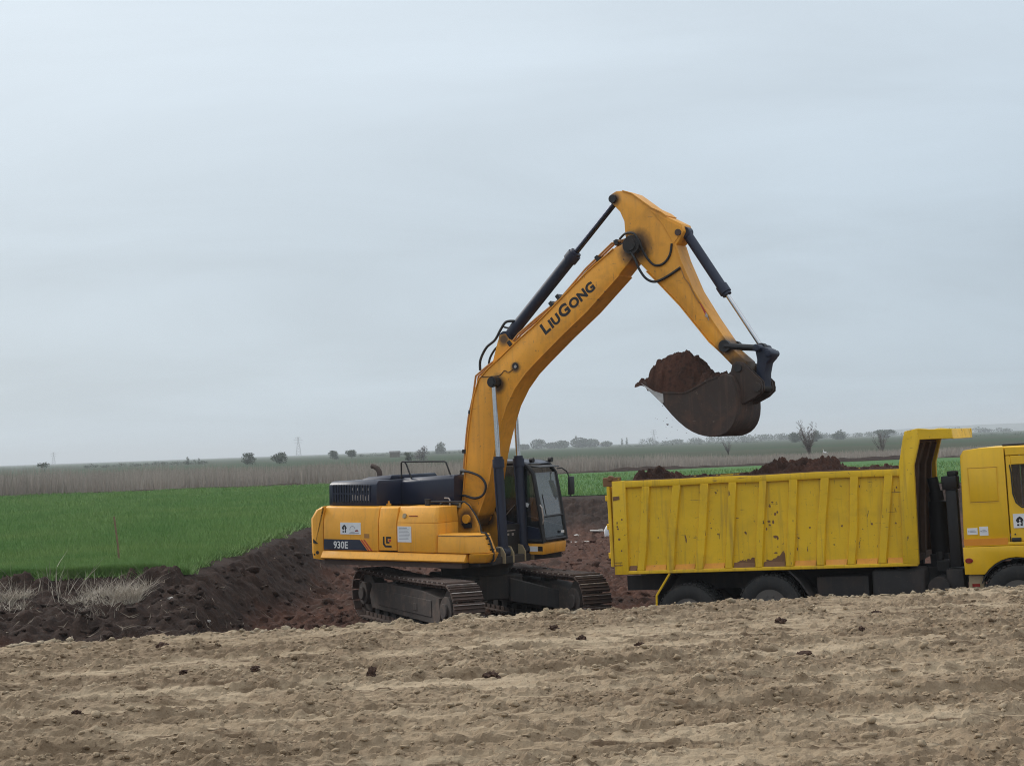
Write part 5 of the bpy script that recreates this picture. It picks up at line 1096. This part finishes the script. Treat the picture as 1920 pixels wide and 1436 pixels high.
# clods lying on the road, each a thing
M['clod'] = earth('dark_road_clod', ((.075, .045, .034), (.11, .068, .048), (.05, .032, .026)), 8, bscale=60)
CL = [(-1.12, 11.95, .055, 'upright brown clod standing alone in the road foreground left of centre'), (-2.07, 12.51, .042, 'small black clod on the road left of the excavator'),
      (-.23, 11.82, .062, 'broad dark clod on the road below the front end of the near track'), (-2.61, 12.41, .034, 'little dark clod just left of the small black clod on the road'),
      (-2.92, 10.55, .034, 'dark clod lowest at the far left of the road'), (-3.18, 14.29, .060, 'dark flat clod near the road edge at the far left'),
      (2.19, 12.44, .075, 'largest dark clod on the road, midway below the truck bed'), (.98, 13.33, .040, 'black clod on the road under the rear end of the truck bed'),
      (.52, 13.8, .040, 'brown clod near the road edge between excavator and truck'), (.31, 14.68, .050, 'square dark clod at the road edge beside the far track'),
      (2.36, 14.6, .055, 'dark clod near the road edge below the second truck wheel'), (3.3, 14.9, .05, 'dark clod near the road edge below the truck fuel tank'), (2.9, 13.7, .035, 'small clod just below the one under the truck fuel tank'),
      (1.1, 10.2, .03, 'lone small clod low in the road right of centre')]
for i, (x, y, r_, lb) in enumerate(CL):
    z = float(road_h(np.array([x]), np.array([y]))[0])
    o = link('soil_clod', lump('soil_clod', r_ * .68, 20 + i, 3, .5, (1.25, 1.1, .85) if i else (.9, .8, 1.3), 'clod', 2.2)); o.location = (x, y, z + r_ * .2); tag(o, lb, 'clod', 'dark clods lying on the road')
# pale litter on the pit floor
M['litter'] = plain('pale_litter', (.36, .33, .30), .7, 0, .15)
def zpit(x, y): return float(pz(np.array([x]), np.array([y]))[0])
s = MB(); pts = []
s.tube([(0, 0, 0), (.02, 0, .10), (.0, 0, .24), (.04, .02, .34), (.03, 0, .40)], [.06, .085, .08, .06, .02], 8); o = s.build('plastic_bag', 'white', bevel=.0, smooth=60)
o.location = (3.15, 56.8, zpit(3.15, 56.8) - .02); tag(o, 'upright white plastic sack on the pit floor behind the truck tailgate', 'bag')
for i, (x, y, L_, a, lb) in enumerate([(2.16, 54.5, .72, .05, 'long pale strip lying on the soil just right of the excavator cab'), (2.95, 59.5, .5, .1, 'short pale strip beside the white sack in the pit'), (2.1, 58.5, .25, .4, 'small pale scrap on the soil beyond the cab')]):
    s = MB(); s.rbox((0, 0, 0), (L_, .16, .035), Matrix.Rotation(a, 3, 'Z')); s.rbox((L_ * .3, .06, .02), (L_ * .35, .10, .03), Matrix.Rotation(a + .2, 3, 'Z')); o = s.build('litter_strip', 'litter', bevel=.008, seg=1); o.location = (x, y, zpit(x, y) + .06); o.rotation_euler = (R(8), R(3), 0); tag(o, lb, 'litter')
for i, (x, y, r_, lb) in enumerate([(-6.05, 27.9, .045, 'white stone on the black bank below the end of the dry grass'), (-5.75, 25.8, .04, 'white stone low on the bank just above the road edge'), (-5.35, 27.6, .025, 'small pale stone on the bank right of the white stone')]):
    o = link('pale_stone', lump('pale_stone', r_, 60 + i, 2, .4, (1.3, 1, .9), 'litter')); o.location = (x, y, zpit(x, y) + r_ * .6); tag(o, lb, 'stone')
# crumbs dropping off the bucket lip
P = np.array([(2.78, 28.9, 3.66), (2.9, 28.7, 3.9), (2.96, 28.85, 3.78), (3.05, 28.8, 3.72), (2.7, 28.8, 4.0), (3.1, 28.75, 3.5), (2.86, 28.9, 3.3)])
P = np.concatenate([P, np.array([2.85, 28.85, 3.75]) + rng.normal(0, 1, (30, 3)) * np.array([.16, .12, .28])])
scatter('falling_crumbs', P, np.concatenate([[.024, .012, .014, .010, .010, .010, .009], rng.uniform(.003, .009, 30)]), 'soil', 'specks of soil falling from the bucket')
# white wading bird beyond the load
s = MB(); s.tube([(-.26, 0, .40), (-.12, 0, .46), (.05, 0, .50), (.16, 0, .55), (.20, 0, .62), (.15, 0, .72), (.17, 0, .80), (.22, 0, .82)], [.01, .09, .11, .06, .03, .024, .03, .032], 10); bird = s.build('egret', 'white', smooth=60)
s = MB(); s.tube([(.24, 0, .82), (.36, 0, .79)], [.012, .003], 6); s.build('beak', 'orange', bird)
for y in (-.03, .03): s = MB(); s.tube([(.02, y, .45), (.0, y, .22), (.04, y, .0)], .010, 5); s.build('leg', 'ink', bird)
bird.location = (31.6, 163, 1.2); bird.rotation_euler = (0, 0, R(160)); tag(bird, 'white egret standing in the fallow beyond the soil load', 'bird')

# ================================================================== HORIZON
M['leafA'] = foliage('haze_paled_shrub_leaves', (.085, .105, .072), (.115, .135, .09), .5)  # leaf colour lightened to paint in distance haze
M['leafB'] = foliage('haze_paled_spring_leaves', (.095, .120, .075), (.075, .098, .065), .4)  # likewise paled in the colour itself for a hazier look
M['twig'] = foliage('bare_twigs', (.20, .175, .165), (.17, .15, .145), .6)
M['bark'] = plain('tree_bark', (.07, .055, .045), .9, 0, .3)
def leaf_cloud(centers, radii, n, size, seed):
    g_ = np.random.default_rng(seed); centers = np.asarray(centers, float); radii = np.asarray(radii, float)
    idx = g_.choice(len(centers), n, p=(radii[:, 0] ** 2) / (radii[:, 0] ** 2).sum())
    d = g_.normal(0, .50, (n, 3)); d /= np.maximum(1, np.linalg.norm(d, axis=1) / .92)[:, None]
    P = centers[idx] + d * radii[idx]
    a = g_.normal(0, 1, (n, 3)); a /= np.linalg.norm(a, axis=1)[:, None]; b = np.cross(a, g_.normal(0, 1, (n, 3))); b /= np.linalg.norm(b, axis=1)[:, None]
    sz = (size * g_.uniform(.5, 1.4, n))[:, None]
    v = np.stack([P - a * sz, P + b * sz * .6, P + a * sz, P - b * sz * .6], 1).reshape(-1, 3)
    return v, np.arange(4 * n).reshape(n, 4)
def branches(h, w_, seed, depth=4, lean=.0, base_r=None):
    g_ = random.Random(seed); s = MB(); base_r = base_r or h * .030
    def grow(p, d, L_, r_, k):
        q = p + d * L_; s.tube([p, (p + q) / 2 + Vector((g_.uniform(-1, 1), g_.uniform(-1, 1), 0)) * L_ * .06, q], [r_, r_ * .85, r_ * .65], 5 if k > 1 else 3, cap=False)
        if k == 0: return
        for _ in range(3 if k > 1 else 4):
            dd = (d + Vector((g_.uniform(-1, 1), g_.uniform(-1, 1), g_.uniform(-.15, .6))) * (.75 * w_ / h + .15)).normalized(); grow(q - d * L_ * g_.uniform(0, .35), dd, L_ * g_.uniform(.6, .85), max(r_ * .55, .014), k - 1)
    grow(Vector((0, 0, -.2)), Vector((lean, 0, 1)).normalized(), h * .30, base_r, depth); return s
def tree(name, label, x, y, h, w_, kind, seed, cat='tree', group=None):
    t = empty(name, (x, y, 1.19)); tag(t, label, cat, group); g_ = random.Random(seed)
    if kind == 'bare':
        st = MB(); tw = MB()
        for i in range(9):
            a_ = g_.uniform(0, 6.28); sp = g_.uniform(.05, .5) * w_; H_ = h * g_.uniform(.6, 1.0) * (1 - .25 * sp / w_)
            P_ = [Vector((math.cos(a_) * sp * t_ ** 1.3 + g_.uniform(-.04, .04) * h * t_, math.sin(a_) * sp * t_ ** 1.3, H_ * t_ - .1)) for t_ in (0, .25, .5, .75, 1)]
            st.tube(P_, [h * .012, h * .010, h * .008, h * .006, h * .003], 4, cap=False)
            for k in range(26):
                t_ = g_.uniform(.25, 1); j = min(int(t_ * 4), 3); p_ = P_[j].lerp(P_[j + 1], t_ * 4 - j); b2 = g_.uniform(0, 6.28); L_ = h * g_.uniform(.06, .20) * (1.25 - t_ * .6)
                d_ = Vector((math.cos(b2) * .75, math.sin(b2) * .75, g_.uniform(.5, 1.2))).normalized(); q_ = p_ + d_ * L_; tw.tube([p_, q_], [h * .0045, h * .002], 3, cap=False)
                for _ in range(2): tw.tube([p_.lerp(q_, .5), p_.lerp(q_, .5) + (d_ + Vector((g_.uniform(-.7, .7), g_.uniform(-.7, .7), .2))).normalized() * L_ * .6], [h * .003, h * .0015], 3, cap=False)
        st.build('trunk', 'bark', t, smooth=0); tw.build('crown', 'twig', t, smooth=0); return t
    b_ = branches(h * .9, w_, seed, 2); b_.build('trunk', 'bark', t, smooth=0)
    cs, rs = [], []; m_ = 13 if kind != 'poplar' else 7
    for i in range(m_):
        if kind == 'poplar': cs.append((g_.uniform(-.1, .1) * w_, g_.uniform(-.1, .1) * w_, h * (.2 + .72 * i / m_))); rr = w_ * .42 * (1 - .5 * i / m_); rs.append((rr, rr, h * .11))
        elif kind == 'spread': a = g_.uniform(0, 6.28); q = g_.uniform(.1, .42) * w_; cs.append((q * math.cos(a), q * math.sin(a), h * g_.uniform(.6, .82))); rr = w_ * g_.uniform(.10, .18); rs.append((rr, rr, h * .13))
        else: a = g_.uniform(0, 6.28); q = g_.uniform(0, .30) * w_; cs.append((q * math.cos(a), q * math.sin(a), h * g_.uniform(.06, .80) * (1 - .6 * q / w_))); rr = w_ * g_.uniform(.17, .27); rs.append((rr, rr, h * g_.uniform(.18, .26)))
    n_ = {'round': 1500, 'shrub': 1300, 'spread': 420, 'poplar': 500, 'twiggy': 800}[kind]
    v, f = leaf_cloud(cs, rs, n_, (h + w_) * (.020 if kind != 'twiggy' else .016), seed); c_ = npmesh('crown', v, f, {'round': 'leafB', 'shrub': 'leafA', 'spread': 'leafA', 'poplar': 'leafB', 'twiggy': 'twig'}[kind], t, smooth=False)
    return t
tree('shrub', 'dark dome shaped shrub on the skyline left of the round bush', -69.97, 420, 3.6, 4.9, 'shrub', 1)
tree('bush', 'round bushy tree on the skyline beside the right-hand pylon', -61.7, 420, 4.3, 4.8, 'round', 2)
tree('scrub_tree', 'small flat-topped tree on the skyline at the far left', -88.0, 300, 2.6, 2.8, 'spread', 3)
tree('sapling', 'left of two tiny saplings on the skyline left of the dark shrub', -102, 500, 3.0, 1.7, 'poplar', 4)
tree('sapling', 'right of two tiny saplings on the skyline left of the dark shrub', -98.6, 500, 2.5, 1.3, 'poplar', 5)
tree('hedge_tree', 'left tree of the green clump on the skyline above the exhaust pipe', -67.5, 600, 3.6, 6.5, 'round', 6)
tree('hedge_tree', 'right tree of the green clump on the skyline behind the navy hood', -61.0, 600, 3.8, 7.0, 'round', 7)
tree('thorn_bush', 'dark low bush touching the pinkish bare bush left of the boom', -23.1, 350, 2.4, 2.6, 'shrub', 8)
tree('bare_bush', 'pinkish brown leafless bush on the skyline left of the boom', -20.3, 350, 3.7, 4.6, 'twiggy', 9)
tree('field_tree', 'hazy rounded tree just left of the raised boom', -41.6, 900, 7.6, 9.8, 'round', 10)
tree('poplar', 'tallest slim poplar in the haze right of the excavator cab', 50.5, 1300, 11.3, 3.4, 'poplar', 11)
tree('poplar', 'left of two slim poplars in the haze above the tailgate', 87.6, 1300, 7.2, 3.0, 'poplar', 12)
tree('poplar', 'right of two slim poplars in the haze above the tailgate', 91.5, 1300, 7.8, 2.8, 'poplar', 13)
tree('bare_tree', 'tall leafless tree with fine twigs behind the soil load', 31.3, 170, 4.2, 3.2, 'bare', 14)
tree('dark_tree', 'dark tree on the left of the leafless tree behind the load', 122.6, 700, 5.2, 9.0, 'round', 15)
tree('dark_tree', 'dark tree on the right of the leafless tree behind the load', 131.9, 700, 5.4, 6.0, 'round', 16)
tree('leafless_bush', 'leafless bush showing just below the bucket', 30.7, 230, 2.3, 2.2, 'bare', 17)
tree('grove_tree', 'hazy broad tree on the skyline left of the cab guard', 183, 900, 5.6, 13, 'round', 18)
tree('grove_tree', 'hazy wide tree on the skyline touching the cab guard', 207.5, 900, 6.2, 14, 'round', 19)
tree('leafless_bush', 'leafless tree showing faintly just left of the cab guard', 39.0, 170, 2.7, 2.2, 'bare', 21)
def belt(name, label, x0, x1, y, h, n_, seed, mat='leafB'):
    g_ = np.random.default_rng(seed); m_ = max(4, int((x1 - x0) / (h * 1.1))); cx = np.linspace(x0, x1, m_) + g_.normal(0, h * .3, m_); hh = h * g_.uniform(.45, 1.05, m_)
    cs = np.stack([cx, y + g_.normal(0, h, m_), 1.2 + hh * .5], 1); rs = np.stack([h * g_.uniform(.6, 1.1, m_), np.full(m_, h * .7), hh * .55], 1)
    v, f = leaf_cloud(cs, rs, n_ * 2, h * .09, seed); tag(npmesh(name, v, f, mat, smooth=False), label, 'trees', kind='stuff')
belt('distant_wood', 'hazy wood on the horizon right of the boom', 8, 73, 1300, 7.5, 3000, 31)
belt('distant_wood', 'hazy wood on the horizon under the bucket', 118, 290, 1500, 6.5, 3200, 32)
belt('distant_hedge', 'thin dark hedge on the horizon at the left', -150, -108, 560, 1.6, 1500, 33, 'leafA')
belt('distant_hedge', 'thin dark hedge on the horizon behind the hood', -82, -20, 800, 1.8, 1800, 34, 'leafA')
belt('distant_hedge', 'dark hedge crossing the horizon at the middle', 60, 140, 900, 1.6, 1800, 35, 'leafA')
belt('distant_wood', 'hazy wood on the horizon left of the truck cab', 250, 520, 1700, 7, 3600, 36)
belt('distant_hedge', 'dark hedge crossing the horizon behind the truck', 150, 300, 620, 1.3, 1800, 37, 'leafA')
# low blue ridge at the right
xs = np.linspace(700, 3600, 90); V = []
for x in xs:
    hgt = 1.2 + 22 * float(sst(700, 1600, x)) * (.8 + .35 * float(vn(x * .004, 1.3, 900)) + .12 * float(vn(x * .02, 2.2, 901)))
    V += [(x, 4600, 1.1), (x, 5000, hgt), (x, 5600, 1.1)]
i = np.arange(len(xs) - 1)[:, None] * 3
tag(npmesh('hills', V, np.concatenate([i + np.array([k, k + 3, k + 4, k + 1]) for k in range(2)]), 'far'), 'low wooded ridge fading blue at the right horizon', kind='structure')
# sheds on the horizon
for x, y, L_, hh, lb in ((72.3, 1300, 9, 3.2, 'low pale shed on the horizon between the hazy wood and the poplars'), (-44.8, 600, 3.4, 2.3, 'tiny hut on the skyline left of the pinkish bush')):
    t = empty('farm_shed', (x, y, 1.19)); tag(t, lb, 'shed'); s = MB(); s.box((-L_ / 2, -3, 0), (L_ / 2, 3, hh * .7)); s.build('wall', 'white' if y > 1000 else 'fallow', t)
    s = MB(); s.loft([(-L_ / 2 - .3, -3.3, hh * .7), (-L_ / 2 - .3, 3.3, hh * .7), (-L_ / 2 - .3, 0, hh)], [(L_ / 2 + .3, -3.3, hh * .7), (L_ / 2 + .3, 3.3, hh * .7), (L_ / 2 + .3, 0, hh)]); s.build('roof', 'under' if y < 1000 else 'litter', t)
# pylons
def pylon(x, y, h, lb, seed):
    t = empty('power_pylon', (x, y, 1.19)); tag(t, lb, 'pylon', 'lattice power pylons on the horizon'); w0 = h * .13; s = MB()
    lv = [0, .18, .34, .48, .60, .72, .84, 1.0]; wd = [w0 * (1 - .80 * q) if q < .72 else w0 * .22 for q in lv]
    for sx in (-1, 1):
        for sy in (-1, 1): s.tube([(sx * wd[i], sy * wd[i], lv[i] * h) for i in range(len(lv))], h * .006, 4)
        for i in range(len(lv) - 1):
            for sy in (-1, 1):
                s.tube([(sx * wd[i], sy * wd[i], lv[i] * h), (-sx * wd[i + 1], sy * wd[i + 1], lv[i + 1] * h)], h * .004, 3); s.tube([(sy * wd[i], sx * wd[i], lv[i] * h), (sy * wd[i + 1], -sx * wd[i + 1], lv[i + 1] * h)], h * .004, 3)
    s.build('mast', 'chrome' if False else 'greyink', t, smooth=0)
    for q, L_ in ((.72, .21), (.86, .24), (.98, .17)):
        s = MB(); s.tube([(-h * L_, 0, q * h), (h * L_, 0, q * h)], h * .006, 4); s.tube([(-h * L_, 0, q * h), (0, 0, q * h + h * .05), (h * L_, 0, q * h)], h * .005, 4); s.build('crossarm', 'greyink', t, smooth=0)
pylon(-242.5, 1800, 21.6, 'power pylon on the horizon just right of the round bushy tree', 1)
pylon(-518, 1800, 14.4, 'power pylon on the horizon at the far left', 2)
pylon(131, 1500, 13.7, 'faint power pylon on the horizon below the lip of the bucket', 3)
# ================================================================== AIR
m = bpy.data.materials.new('hazy_air'); m.use_nodes = True; hnt = m.node_tree; hnt.nodes.clear()
ho = N(hnt, 'ShaderNodeOutputMaterial'); pv = N(hnt, 'ShaderNodeVolumePrincipled'); LK(hnt, pv.outputs[0], ho.inputs['Volume'])
pv.inputs['Color'].default_value = (.90, .94, .97, 1); pv.inputs['Density'].default_value = .00032; pv.inputs['Anisotropy'].default_value = .2
hz = MB(); hz.box((-6700, -220, -2.0), (6700, 8700, 46))
ho_ = hz.build('haze', m, smooth=0); tag(ho_, 'thin pale haze lying over the plain', 'haze', kind='stuff')
